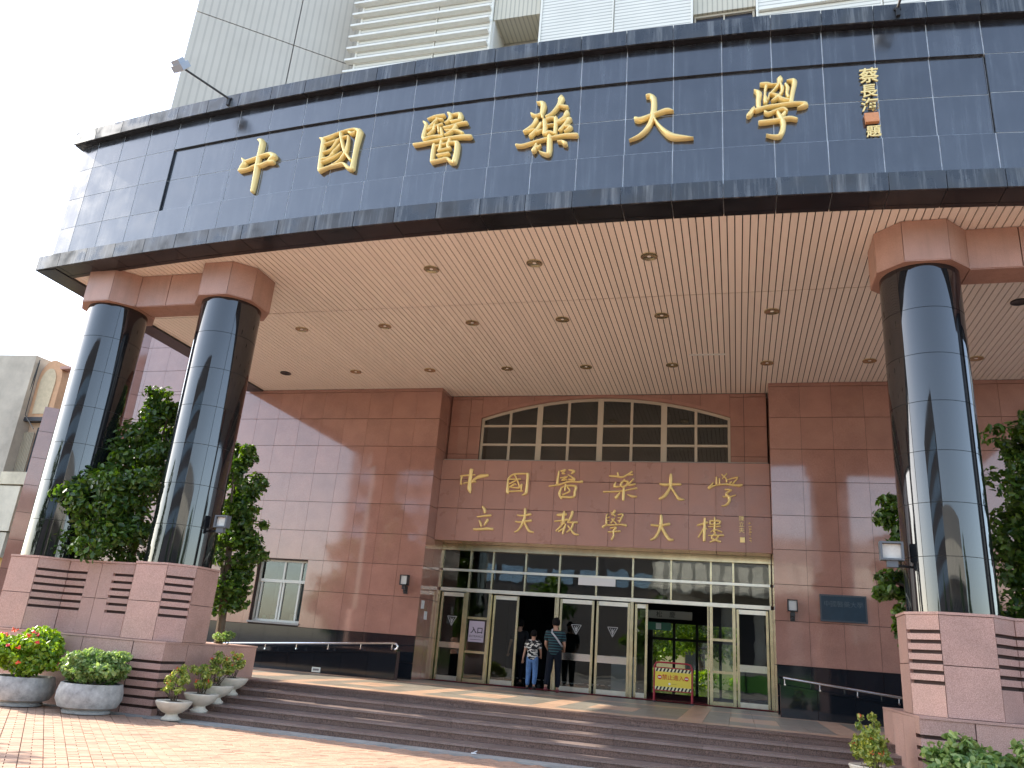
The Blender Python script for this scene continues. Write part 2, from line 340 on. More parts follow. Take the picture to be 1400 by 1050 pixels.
# ------------------------------------------------------------------ entrance platform
FO = granite('floor_tile_orange', (.40, .25, .16), (.56, .38, .27), 120, .35, .06)
FG = granite('floor_tile_grey', (.17, .15, .12), (.30, .27, .22), 120, .35, .06)
pf = MB().box(-13.2, 7, 13.6, 20.3, GZ, PZ-.02).build('entrance_floor', JOINT, kind='structure')
def ftype(x, y):
    m = ((x+3.36) % 2.45)
    cx = abs(m-1.225)
    if 13.9 < y < 17.5 and cx < .98:
        if 15.0 < y < 16.4 and cx < .42: return FO
        return FG
    if 17.9 < y < 20.3: return FG if cx < .98 else FO
    return FO
tm = {}
nx = int(20.2/.41); ny = int(6.7/.45)
for i in range(nx):
    for j in range(ny):
        x0 = -13.2+i*.408; y0 = 13.6+j*.4467
        mt = ftype(x0+.2, y0+.2)
        if mt.name not in tm: tm[mt.name] = MB().box(.002, .406, .002, .4447, -.018, 0).mesh('floor_tile', mt)
        key = mt.name
        if x0 > -10.5 and x0 < 2.6 and i % 1 == 0 and y0 < 17.6: link('floor_tile', tm[key], pf, loc=(x0, y0, PZ))
        else:
            tm.setdefault(key+'s', MB()).box(x0+.002, x0+.406, y0+.002, y0+.4447, PZ-.018, PZ)
for mt in (FO, FG):
    if mt.name+'s' in tm: link('floor_tile', tm[mt.name+'s'].mesh('floor_rest', mt), pf, kind='stuff')

salt = MB(); rg = random.Random(9)
for i in range(46):
    x = rg.uniform(-3.3, .6) if i < 30 else rg.gauss(-1.2, .5); zc = RZ[4]-.045-abs(rg.gauss(0, .022)); w = rg.uniform(.02, .10); h = rg.uniform(.006, .022)
    P_ = [(x+w*math.cos(t)*rg.uniform(.5, 1.2), zc+h*math.sin(t)*rg.uniform(.5, 1.3)) for t in [math.pi*2*k/9 for k in range(9)]]
    salt.xz(P_, 13.26-.003-rg.uniform(0, .002), 13.262)
link('lime_crust', salt.mesh('lime_crust', plain('lime_crust', (.55, .55, .55), .9, noise=.3, nscale=30)), st, kind='stuff')
lp = MB(); lp.obox((-3.55, 11.45, GZ+.03), ((1, .3, 0), (-.3, 1, 0), (0, 0, 1)), (.07, .05, .012)).obox((-3.53, 11.45, GZ+.05), ((1, .1, .5), (-.1, 1, 0), (-.5, 0, 1)), (.05, .045, .01))
tag(lp.build('paper_scrap', plain('scrap_white', (.8, .8, .8), .7)), 'crumpled white paper scrap on the grey strip below the steps', 'litter')
# ------------------------------------------------------------------ main building
bd = thing('university_building', 'pink granite university building with black base, arched window and gold lettering behind the porch', 'building', (-3.4, 19.6, PZ))
ZR = [8.24, 8.14, 7.36, 6.575, 5.79, 5.0, 4.22, 3.445, 2.66, 1.735]
def wallpiece(name, x0, x1, y, z0, z1, depth, mat=JOINTP): return MB().box(x0, x1, y+.03, y+depth, z0, z1).build(name, mat, bd)
def cols(x0, x1, pitch, fromright):
    n = (x1-x0)/pitch; us = []
    if fromright:
        x = x1
        while x > x0+.05: us.append((x-x0)/(x1-x0)); x -= pitch
        us.append(0); us = sorted(us)
    else:
        x = x0
        while x < x1-.05: us.append((x-x0)/(x1-x0)); x += pitch
        us.append(1)
    return us
WX0, WX1, WZ0, WZ1 = -12.42, -10.93, 1.82, 3.42
# left front wall (window hole) built of backing blocks
for a in [(-17.68, WX0, 0, 8.24), (WX1, -7.69, 0, 8.24), (WX0, WX1, 0, WZ0), (WX0, WX1, WZ1, 8.24), (-17.68, -13.0, 8.25, 11.5)]:
    wl = wallpiece('outer_wall', a[0], a[1], 19.0, a[2], a[3], .35)
us = cols(-17.68, -7.65, .707, True)
xs = [-17.68+u*10.03 for u in us]
for i in range(len(xs)-1):
    for k in range(len(ZR)-1):
        a, b = ZR[k+1], ZR[k]
        x0, x1 = xs[i], xs[i+1]
        if x1 > WX0 and x0 < WX1 and b > WZ0 and a < WZ1:
            for (c0, c1, d0, d1) in [(x0, min(x1, WX0), a, b), (max(x0, WX1), x1, a, b), (max(x0, WX0), min(x1, WX1), WZ1, b)]:
                if c1-c0 > .04 and d1-d0 > .04: clad_edge((c0, 19.0), (c1, 19.0), (c0, 19.03), (c1, 19.03), [0, 1], [d0, d1], PINK, wl, 'wall_tile', jit=.0006)
        else: clad_edge((x0, 19.0), (x1, 19.0), (x0, 19.03), (x1, 19.03), [0, 1], [a, b], PINK, wl, 'wall_tile', jit=.0006)
    if x1 < -13: clad_edge((xs[i], 19.0), (xs[i+1], 19.0), (xs[i], 19.03), (xs[i+1], 19.03), [0, 1], [8.24, 8.92, 9.7, 10.5, 11.5], PINK, wl, 'wall_tile')
    clad_edge((xs[i], 19.0), (xs[i+1], 19.0), (xs[i], 19.03), (xs[i+1], 19.03), [0, 1], [PZ-.6, 1.1, 1.735], BLACKB, wl, 'base_tile', jit=.0005)
# right front wall
wr = wallpiece('outer_wall', .87, 12.6, 19.0, 0, 8.24, .35)
x = .83
while x < 11.4:
    clad_edge((x, 19.0), (x+.707, 19.0), (x, 19.03), (x+.707, 19.03), [0, 1], ZR, PINK, wr, 'wall_tile', jit=.0006)
    clad_edge((x, 19.0), (x+.707, 19.0), (x, 19.03), (x+.707, 19.03), [0, 1], [PZ-.6, 1.1, 1.735], BLACKB, wr, 'base_tile', jit=.0005)
    x += .707
# recess side walls
for sx, xx in ((1, -7.65), (-1, .83)):
    w = MB().box(min(xx-sx*.03, xx-sx*.25), max(xx-sx*.03, xx-sx*.25), 19.04, 20.6, PZ, 8.3).build('recess_wall', JOINTP, bd)
    p0, p1 = (xx, 19.03), (xx, 20.42); q0, q1 = (xx-sx*.03, 19.03), (xx-sx*.03, 20.42)
    if sx > 0: clad_edge(p0, p1, q0, q1, [0, .42, 1], ZR[:-1]+[1.735, PZ], PINK, w, 'wall_tile')
    else: clad_edge(p1, p0, q1, q0, [0, .58, 1], ZR[:-1]+[1.735, PZ], PINK, w, 'wall_tile')
# recess upper wall with the shallow arch
YA = 19.78
def arch(x):   # underside of the spandrel
    t = (x+3.4)/3.3; return 8.17-.55*t*t
ur = MB()
ur.box(-7.62, -6.72, YA+.03, YA+.3, 4.3, 8.24); ur.box(-.08, .8, YA+.03, YA+.3, 4.3, 8.24)
pts = [(-6.72+i*6.64/24, 0) for i in range(25)]
for i in range(24):
    x0, x1 = pts[i][0], pts[i+1][0]; ur.xz([(x0, arch(x0)+.07), (x1, arch(x1)+.07), (x1, 8.24), (x0, 8.24)], YA+.03, YA+.3)
ur = ur.build('recess_wall', JOINTP, bd)
for xa, xb in ((-7.62, -6.72), (-.08, .8)):
    clad_edge((xa, YA), (xb, YA), (xa, YA+.03), (xb, YA+.03), [0, .62, 1] if xa < -5 else [0, .38, 1], [8.24, 8.14, 7.36, 6.575, 6.37, 4.4], PINK, ur, 'wall_tile')
for i in range(9):
    x0 = -6.72+i*6.64/9; x1 = x0+6.64/9; n = 5
    b = [(x0+.004+(x1-x0-.008)*k/n, arch(x0+(x1-x0)*k/n)+.07) for k in range(n+1)]
    MB().xz(b+[(x1-.004, 8.235), (x0+.004, 8.235)], YA, YA+.03).build('wall_tile', PINK, ur)
tr = MB()
for i in range(24):
    x0, x1 = pts[i][0], pts[i+1][0]; tr.xz([(x0, arch(x0)), (x1, arch(x1)), (x1, arch(x1)+.075), (x0, arch(x0)+.075)], YA-.015, YA+.28)
tr.build('arch_trim', PINK, ur)
# arched window
aw = MB()
for i in range(24):
    x0, x1 = pts[i][0], pts[i+1][0]; aw.xz([(x0, arch(x0)-.075), (x1, arch(x1)-.075), (x1, arch(x1)-.003), (x0, arch(x0)-.003)], YA+.09, YA+.17)
aw.box(-6.72, -.08, YA+.09, YA+.17, 6.36, 6.42)
aw = aw.build('arched_window', FRAMEB, bd)
MX = [-6.69, -5.9, -5.07, -4.27, -3.41, -2.58, -1.74, -.93, -.11]
for i, x in enumerate(MX):
    w = .075 if i in (2, 4, 6) else .035
    MB().box(x-w, x+w, YA+(.07 if w > .05 else .085), YA+.18, 6.42, arch(x)-.03).build('mullion', FRAMEB, aw)
for z in (6.87, 7.40):
    for i in range(8): MB().box(MX[i]+.04, MX[i+1]-.04, YA+.08, YA+.16, z-.03, z+.03).build('glazing_bar', FRAMEB, aw)
for i in range(8):
    xa, xb = MX[i]+.035, MX[i+1]-.035
    for z0, z1 in ((6.42, 6.84), (6.90, 7.37)): MB().box(xa, xb, YA+.12, YA+.128, z0, z1).build('pane', GLASSD, aw)
    MB().xz([(xa, 7.43), (xb, 7.43), (xb, arch(xb)-.06), (xa, arch(xa)-.06)], YA+.12, YA+.128).build('pane', GLASSD, aw)
MB().box(-6.7, -.1, YA+.6, YA+.65, 6.3, 8.4).build('window_blind', plain('dim_blind', (.26, .27, .25), .7), bd)
# sign panel above the doors
YS = 19.55
sg = MB().box(-7.62, .8, YS+.03, YA+.25, 4.22, 6.35).build('sign_panel', JOINT, bd)
SC = [-7.645, -7.08, -6.42, -5.78, -5.13, -4.49, -3.85, -3.05, -2.41, -1.75, -1.09, -.44, .24, .825]
SIGNG = granite('pink_granite_sign', (.30, .15, .115), (.46, .26, .20), 200, .3, .04, blotch=.06)
for i in range(13):
    clad_edge((SC[i], YS), (SC[i+1], YS), (SC[i], YS+.03), (SC[i+1], YS+.03), [0, 1], [6.355, 5.81, 5.04, 4.19], SIGNG, sg, 'sign_tile', gap=.014)
    MB().box(SC[i]+.005, SC[i+1]-.005, YS+.04, 20.3, 4.195, 4.22).build('soffit_tile', PINK, sg)
MB().box(-7.6, .8, YS+.005, YA, 6.358, 6.375).build('ledge', CONC, sg)
# side window of the left wall
wf = MB(); YW = 19.16
wf.box(WX0, WX1, YW, YW+.09, WZ0, WZ0+.06); wf.box(WX0, WX1, YW, YW+.09, WZ1-.05, WZ1)
wf.box(WX0, WX0+.05, YW, YW+.09, WZ0+.06, WZ1-.05); wf.box(WX1-.04, WX1, YW, YW+.09, WZ0+.06, WZ1-.05)
wf.box(WX0+.05, WX1-.04, YW-.02, YW+.1, 2.83, 2.91)
wn = wf.build('window', WHITEM, bd)
for x, a, b in ((-11.68, 2.91, WZ1-.05), (-11.17, 2.91, WZ1-.05), (-11.72, WZ0+.06, 2.83), (-11.64, WZ0+.06, 2.83), (-11.16, WZ0+.06, 2.83), (-12.30, WZ0+.06, 2.83)):
    MB().box(x-.025, x+.025, YW+.005, YW+.08, a, b).build('frame', WHITEM, wn)
for xa, xb, a, b in ((-12.37, -11.7, 2.91, 3.37), (-11.66, -11.2, 2.91, 3.37), (-11.14, -10.97, 2.91, 3.37), (-12.28, -11.74, 1.88, 2.83), (-11.62, -11.18, 1.88, 2.83)):
    MB().box(xa, xb, YW+.04, YW+.046, a, b).build('pane', glass('window_glass', (.7, .75, .74)), wn)
MB().box(WX0-.02, WX1+.02, 18.96, YW+.02, WZ0-.05, WZ0-.002).build('sill', CONC, wn)
MB().box(WX0, WX1+.0, YW+.9, YW+.95, 1, 4).build('window_blind', plain('pale_blind', (.30, .32, .30), .8, noise=.3, nscale=2), bd)
for q in ((-12.2, .12, .1, (.1, .3, .25)), (-11.95, .2, .12, (.12, .25, .2)), (-11.38, .08, .17, (.5, .5, .45))):
    MB().box(q[0], q[0]+q[1], YW+.12, YW+.25, 1.88, 1.88+q[2]).build('sill_box', plain('sill_item', q[3], .6), wn)
# wing on the left, turned towards the front
c0 = (-17.68, 19.0); dw = (-.772, -.635)
def wp(s): return (c0[0]+dw[0]*s, c0[1]+dw[1]*s)
nb = (-.635, .772)
def bk(p, d=.03): return (p[0]+nb[0]*d, p[1]+nb[1]*d)
wg = MB().prism([bk(wp(0)), bk(wp(1.15)), bk(wp(1.15), 6), bk(wp(0), 6)], 0, 11.5).prism([bk(wp(1.15)), bk(wp(2.33)), bk(wp(2.33), 4), bk(wp(1.15), 4)], 0, 7.32).build('side_wing', JOINTP, bd)
clad_edge(wp(1.15), wp(0), bk(wp(1.15)), bk(wp(0)), [0, .5, 1], [.1, 1.735, 2.66, 3.445, 4.22, 5.0, 5.79, 6.575, 7.36, 8.14, 8.92, 9.7, 10.5, 11.5], PINK, wg, 'wall_tile')
clad_edge(wp(2.33), wp(1.15), bk(wp(2.33)), bk(wp(1.15)), [0, .33, .67, 1], [.1, 1.735, 2.66, 3.445, 4.22, 5.0, 5.79, 6.575, 7.32], PINK, wg, 'wall_tile')
# lobby behind the doors
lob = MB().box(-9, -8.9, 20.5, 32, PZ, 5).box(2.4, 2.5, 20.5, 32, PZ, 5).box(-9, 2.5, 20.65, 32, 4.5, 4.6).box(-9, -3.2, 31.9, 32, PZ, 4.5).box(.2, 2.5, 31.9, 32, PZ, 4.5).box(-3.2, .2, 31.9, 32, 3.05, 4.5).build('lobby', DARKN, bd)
MB().box(-9, 2.5, 20.3, 32, PZ-.1, PZ).build('lobby_floor', plain('lobby_floor_stone', (.12, .11, .10), .12), bd)
MB().box(-7.62, .8, 20.2, 20.62, PZ, PZ+.012).build('door_mat', plain('red_mat', (.16, .012, .02), .9), bd)
MB().box(-3.4, .3, 21.2, 25.5, PZ+.001, PZ+.012).build('door_mat', plain('maroon_carpet', (.10, .008, .016), .95), bd)
for x in (-3.15, -2.3, -1.45, -.6, .15): MB().box(x-.05, x+.05, 31.85, 31.95, PZ, 3.05).build('back_door_frame', BLACKM, bd)
MB().box(-3.2, .2, 31.86, 31.94, 2.42, 2.52).build('back_door_frame', BLACKM, bd)
for i in range(4): MB().box(-3.1+i*.85, -2.35+i*.85, 31.88, 31.89, PZ, 3.05).build('back_door_pane', glass('back_glass', (.9, .93, .9)), bd)
MB().box(-2.55, -1.15, 22.5, 22.55, 2.72, 2.93).build('hanging_board', plain('pale_board', (.34, .33, .27), .6), bd)
text('board_lettering', '松 慶', .17, BLACKM, bd, (-1.85, 22.49, 2.82), sp=1.8)
MB().box(-2.42, -1.72, 22.6, 22.66, 2.42, 2.62).build('exit_sign', plain('green_sign', (.01, .16, .09), .4), bd)
MB().box(-2.12, -1.98, 22.59, 22.6, 2.44, 2.6).build('exit_sign_mark', plain('white_mark', (.6, .7, .65), .5), bd)
# roof over the ground floor and blocks behind
MB().box(-17.6, 12.6, 19.35, 21.0, 8.45, 8.6).box(-17.6, 12.6, 32.2, 33, 5.2, 12).box(-17.6, 12.6, 20.7, 33, 8.62, 8.8).build('roof_slab', CONC, bd)
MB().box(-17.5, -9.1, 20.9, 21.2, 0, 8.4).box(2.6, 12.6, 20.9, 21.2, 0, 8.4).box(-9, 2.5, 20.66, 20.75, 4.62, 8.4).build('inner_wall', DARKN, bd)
# ------------------------------------------------------------------ tower above
tw = thing('hospital_tower', 'tall pale tower with ribbed metal cladding rising above the black canopy', 'building', (-3, 22, 8.8))
TY = 21.0
WHC = corrug('white_corrugated_panel', (.80, .78, .70), 2, .135, .42, .5, .07)
VRC = corrug('cream_ribbed_panel', (.60, .56, .45), 0, .16, .3, .55, .05)
GRC = corrug('grey_ribbed_concrete', (.60, .555, .48), 0, .24, .16, .8, .06)
FIN = plain('white_fin', (.80, .78, .70), .5, noise=.06)
tb = MB().box(-13.38, -8.14, TY+.05, 26, 8.8, 40).box(-6.33, -1.1, TY+.05, 26, 8.8, 40).box(.92, 16, TY+.05, 26, 8.8, 40).box(-8.14, -6.33, TY+1.3, 26, 8.8, 40).box(-1.1, .92, TY+.5, 26, 8.8, 40).build('tower_block', plain('cream_panel', (.55, .52, .44), .6), tw)
def wpanel(x0, x1, z0, z1, mt=WHC, nm='cladding_panel', y=TY): return MB().box(x0, x1, y, y+.05, z0, z1).build(nm, mt, tb)
for xa, xb in ((-13.38, -10.3), (-10.24, -8.18), (-6.27, -3.76), (-3.70, -1.14), (.98, 4.6), (4.66, 8.4), (8.46, 12.2)):
    for k, z in enumerate((8.9, 14.5, 20.1, 25.7, 31.3)): wpanel(xa, xb, z, z+5.58)
for x in (-13.41, -8.16, -6.31, -1.12, .94): MB().box(x-.035, x+.035, TY-.03, TY+.1, 8.8, 40).build('corner_trim', FIN, tw)
for x in (-10.27, -3.73, 4.63, 8.43): MB().box(x-.05, x-.01, TY-.02, TY+.04, 8.8, 40).build('downpipe', FIN, tw)
for k in range(9):
    z = 21.31+.535*k; MB().box(-13.72, -8.2, TY-.24, TY-.002, z-.045, z+.045).build('sun_fin', FIN, tw)
for k in range(7):
    z = 21.66+.9*k; MB().box(1.0, 12.2, TY-.12, TY-.002, z-.045, z+.045).build('sun_fin', FIN, tw)
b1 = MB().box(-8.10, -6.35, TY+.06, TY+1.25, 22.97, 40).build('recess_block', VRC, tw)
MB().box(-8.1, -6.35, TY+1.2, TY+1.28, 22.2, 22.32).build('sill_band', WHITEM, tw)
MB().box(-8.13, -8.05, TY+.1, TY+1.25, 12, 22.97).build('recess_cheek', plain('cream_cheek', (.62, .60, .55), .7), tw)
MB().box(-1.08, .90, TY+.12, TY+.45, 22.02, 40).build('recess_block', VRC, tw)
tg = MB().box(-1.05, .87, TY+.3, TY+.36, 20, 22.0).build('tower_window', plain('dark_tower_glass', (.05, .055, .075), .1), tw)
for a in ((-1.05, -1.0), (-.12, -.07), (.80, .87)): MB().box(a[0], a[1], TY+.22, TY+.3, 20, 22.0).build('frame', FRAMEB, tg)
MB().box(-1.05, .87, TY+.21, TY+.3, 21.93, 22.01).build('frame', FRAMEB, tg)
# grey side tower, flank set at an angle
def tp(s): return (-17.68+.772*s, 19.0+.635*s)
gt = thing('grey_side_tower', 'grey ribbed concrete tower flank left of the white louvred facade', 'building', (-17, 20, 11.5))
o0 = org(gt)
L0, L1 = -1.12, 6.2
ang = math.atan2(.635, .772)
def loc2(s, d): return (tp(s)[0]-.635*d, tp(s)[1]+.772*d)
GRC2 = corrug('grey_ribbed_concrete_flank', (.60, .555, .48), 0, .24, .16, .8, .06)
seg = [(L0, 2.36), (2.40, L1)]
for s0, s1 in seg:
    for z0, z1 in ((11.52, 22.62), (22.66, 26.2), (26.24, 40)):
        MB().prism([(0, 0), (s1-s0, 0), (s1-s0, .12), (0, .12)], z0-11.5, z1-11.5)
        me = MB().prism([(0, 0), (s1-s0, 0), (s1-s0, .12), (0, .12)], z0-11.5, z1-11.5).mesh('flank_panel', GRC2)
        ob = bpy.data.objects.new('flank_panel', me); COL.objects.link(ob); ob.parent = gt; ORG[ob.name] = o0
        p = tp(s0); ob.location = (p[0]-o0[0], p[1]-o0[1], 0); ob.rotation_euler = (0, 0, ang)
MB().prism([loc2(L0+.03, .13), loc2(L1, .13), loc2(L1, 4), loc2(L0+.03, 4)], 11.5, 40).build('tower_core', CONC, gt)
MB().box(-14.6, -13.45, 22.6, 24, 11.6, 40).build('link_block', plain('link_grey', (.5, .5, .48), .8), gt)
for z in (17.5, 20.8, 24.1, 27.4): MB().box(-14.5, -13.5, 22.5, 22.58, z, z+1.5).build('tower_window', plain('dark_slot_glass', (.05, .06, .07), .15), gt)
# ------------------------------------------------------------------ canopy
cn = thing('entrance_canopy', 'curved black granite canopy with gold Chinese lettering over the entrance', 'canopy', (-3.16, 14.5, 8.2))
CX, CY, RO = -3.155, 81.94, 71.49
def arcY(x, off=0): return CY-math.sqrt((RO-off)**2-(x-CX)**2)
XJ = [.67+.765*k for k in range(-18, 9)]
XL, XR = -13.75, 7.44
XJ = [XL]+[x for x in XJ if XL+.2 < x < XR-.2]+[XR]
def chord(off): return [(x if XL < x < XR else (x+off if x == XL else x-off), arcY(x, off)) for x in XJ]
# soffit tiles of the lip (two rows), lip face, fascia, overhang
A0, A1, A2 = chord(0), [(x, arcY(x)+.42) for x in XJ], [(x, arcY(x)+.53) for x in XJ]
lipb = MB(); fb = MB(); ob_ = MB()
for i in range(len(XJ)-1):
    lipb.prism([(A0[i][0], A0[i][1]+.035), (A0[i+1][0], A0[i+1][1]+.035), (A2[i+1][0], A2[i+1][1]-.01), (A2[i][0], A2[i][1]-.01)], 8.235, 8.47)
F0, F1, F2 = chord(.15), chord(.19), chord(.40)
for i in range(len(XJ)-1):
    fb.prism([(F1[i][0], F1[i][1]+.07), (F1[i+1][0], F1[i+1][1]+.07), F2[i+1], F2[i]], 8.47, 11.24)
    ob_.prism([(A0[i][0], A0[i][1]+.035), (A0[i+1][0], A0[i+1][1]+.035), F2[i+1], F2[i]], 11.285, 11.52)
def cell(i, z0, z1): return .045 if (z0 > 9 and z1 < 10.7 and XJ[i] > -10.85 and XJ[i+1] < 3.8) else 0
for i in range(len(XJ)-1):
    for z0, z1 in ((8.47, 9.2), (9.2, 9.91), (9.91, 10.62), (10.62, 11.25)):
        y_ = cell(i, z0, z1)+.006
        xa_, xb_, za_ = F0[i][0], F0[i+1][0], z0
        if not cell(i, z0, z1):
            if z0 > 10.6 and cell(i, 9.91, 10.62): za_ = z0+.014
            if i+1 < len(XJ)-1 and cell(i+1, z0, z1): xb_ -= .014
            if i > 0 and cell(i-1, z0, z1): xa_ += .014
        fb.prism([(xa_, F0[i][1]+y_), (xb_, F0[i+1][1]+y_), (xb_, F0[i+1][1]+.12), (xa_, F0[i][1]+.12)], za_, z1)
lip = lipb.build('canopy_lip', GROUT, cn); fas = fb.build('fascia', GROUT, cn); ovh = ob_.build('overhang', GROUT, cn)
g = .006
def shr(p, q, g): # pull two points together by g each
    L = math.dist(p, q); return lerp(p, q, g/L), lerp(p, q, 1-g/L)
for i in range(len(XJ)-1):
    a, b = shr(A0[i], A0[i+1], g); c, d = shr(A1[i], A1[i+1], g); e, f = shr(A2[i], A2[i+1], g)
    MB().prism([(a[0], a[1]+.0), (b[0], b[1]), (b[0], b[1]+.03), (a[0], a[1]+.03)], 8.2, 8.5).build('lip_tile', BLACKL, lip)
    MB().prism([(a[0], a[1]+.036), (b[0], b[1]+.036), (d[0], d[1]-g), (c[0], c[1]-g)], 8.205, 8.235).build('soffit_tile', BLACKU, lip)
    MB().prism([(c[0], c[1]+g), (d[0], d[1]+g), f, e], 8.205, 8.235).build('soffit_tile', BLACKU, lip)
    jj = random.uniform(-.002, .002)
    MB().prism([(a[0], a[1]), (b[0], b[1]), (b[0], b[1]+.03), (a[0], a[1]+.03)], 11.25, 11.55).build('lip_tile', BLACKL, ovh)
    a1, b1_ = shr(F0[i], F0[i+1], g)
    MB().prism([(a[0], a[1]+.036), (b[0], b[1]+.036), (b1_[0], b1_[1]+.06), (a1[0], a1[1]+.06)], 11.252, 11.283).build('soffit_tile', BLACKU, ovh)
    for z0, z1 in ((8.51, 9.2), (9.2, 9.91), (9.91, 10.62), (10.62, 11.25)):
        inside = z0 > 9 and z1 < 10.7 and XJ[i] > -10.85 and XJ[i+1] < 3.8
        y_ = .045 if inside else 0
        r0, r1 = random.uniform(-.0006, .0006), random.uniform(-.0006, .0006)
        k0, k1 = shr(F0[i], F0[i+1], .0075)
        MB().prism([(k0[0], k0[1]+y_+r0), (k1[0], k1[1]+y_+r1), (k1[0], k1[1]+.1), (k0[0], k0[1]+.1)], z0+.006, z1-.006).build('fascia_tile', BLACKF, fas)
MB().box(XL+.02, XR-.02, 11.3, 19, 8.3, 8.5).box(-13.1, 6.8, 11.3, 19, 11.3, 11.4).build('canopy_roof', DARK, cn)
# side bands
for sx, xo in ((1, XL), (-1, XR)):
    xa, xb = sorted((xo, xo+sx*.5)); sb = MB().box(xa+.001, xb, 11.26, 18.96, 8.19, 8.5).build('side_band', BLACKU, cn)
    xa, xb = sorted((xo+sx*.15, xo+sx*.4)); MB().box(xa, xb, 11.5, 21, 8.5, 11.24).build('side_fascia', BLACKF, cn)
    xa, xb = sorted((xo, xo+sx*.4)); MB().box(xa, xb, 11.3, 21, 11.25, 11.55).build('side_overhang', BLACKL, cn)
# frame line round the lettering
# ceiling of slats
ce = MB().box(XL+.3, XR-.3, 11.3, 19.75, 8.27, 8.29).build('ceiling', SLATD, cn)
SW = .119
mf = MB().box(-SW/2+.009, SW/2-.009, 10.9, 13.855, 8.24, 8.262)
mb_ = MB().box(-SW/2+.009, SW/2-.009, 13.885, 19.76, 8.24, 8.262)
oc = org(cn)
mf = mf.mesh('slat', SLAT, (0, oc[1], oc[2])); mb2 = mb_.mesh('slat', SLAT, (0, oc[1], oc[2]))
cnt = 0; left = MB(); x = -13.2; xsl = []
while x < 6.9: xsl.append(x); x += SW
for x in xsl:
    MB().box(x-SW/2+.009, x+SW/2-.009, arcY(x)+.47, 13.855, 8.24, 8.262).build('slat', SLAT, ce)
nback = 298-len(xsl)
bx = [x for x in xsl if x > -10][:nback]
for x in xsl:
    if x in bx:
        if -7.7 < x < .9: link('slat', mb2, ce, loc=(x-oc[0], 0, 0))
        else: link('slat', mb2, ce, loc=(x-oc[0], 0, 0))
    else: left.box(x-SW/2+.009, x+SW/2-.009, 13.885, 19.0 if (x < -7.7 or x > .9) else 19.76, 8.24, 8.262)
left.build('slat', SLAT, ce, kind='stuff')
# downlights on their 2.08 m grid
def downlight(x, y, dark=False):
    d = MB(); n = 20
    d.lathe([(.105, 0), (.145, -.004), (.148, -.022), (.128, -.026), (.105, -.012)], (0, 0, 0), n)
    o = d.build('downlight', BRASS if not dark else BLACKM, cn, smooth=True); o.location = (x-oc[0], y-oc[1], 8.243-oc[2])
    for v in o.data.vertices: v.co += Vector(oc)
    b = MB().lathe([(.0, .012), (.1, .012), (.1, -.004), (0.0, -.016)], (0, 0, 0), n).build('lens', plain('frosted_lens', (.85, .82, .76), .3) if not dark else DARK, None, smooth=True)
    b.parent = o
for j, y in enumerate((12.25, 14.76, 17.6)):
    for x in (-11.7, -9.6, -7.5, -5.43, -3.43, -1.37, .76, 2.92, 5.02):
        if j == 0 and (x in (-11.7, -9.6, -7.5, .76, 2.92)): continue
        if j == 1 and x in (-11.7, 2.92): continue
        downlight(x, y, (j == 2 and x == -11.7) or (j == 1 and x == 5.02))
MB().box(-.95, -.15, 16.95, 17.02, 8.225, 8.24).build('strip_light', plain('white_batten', (.8, .8, .76), .4), cn)
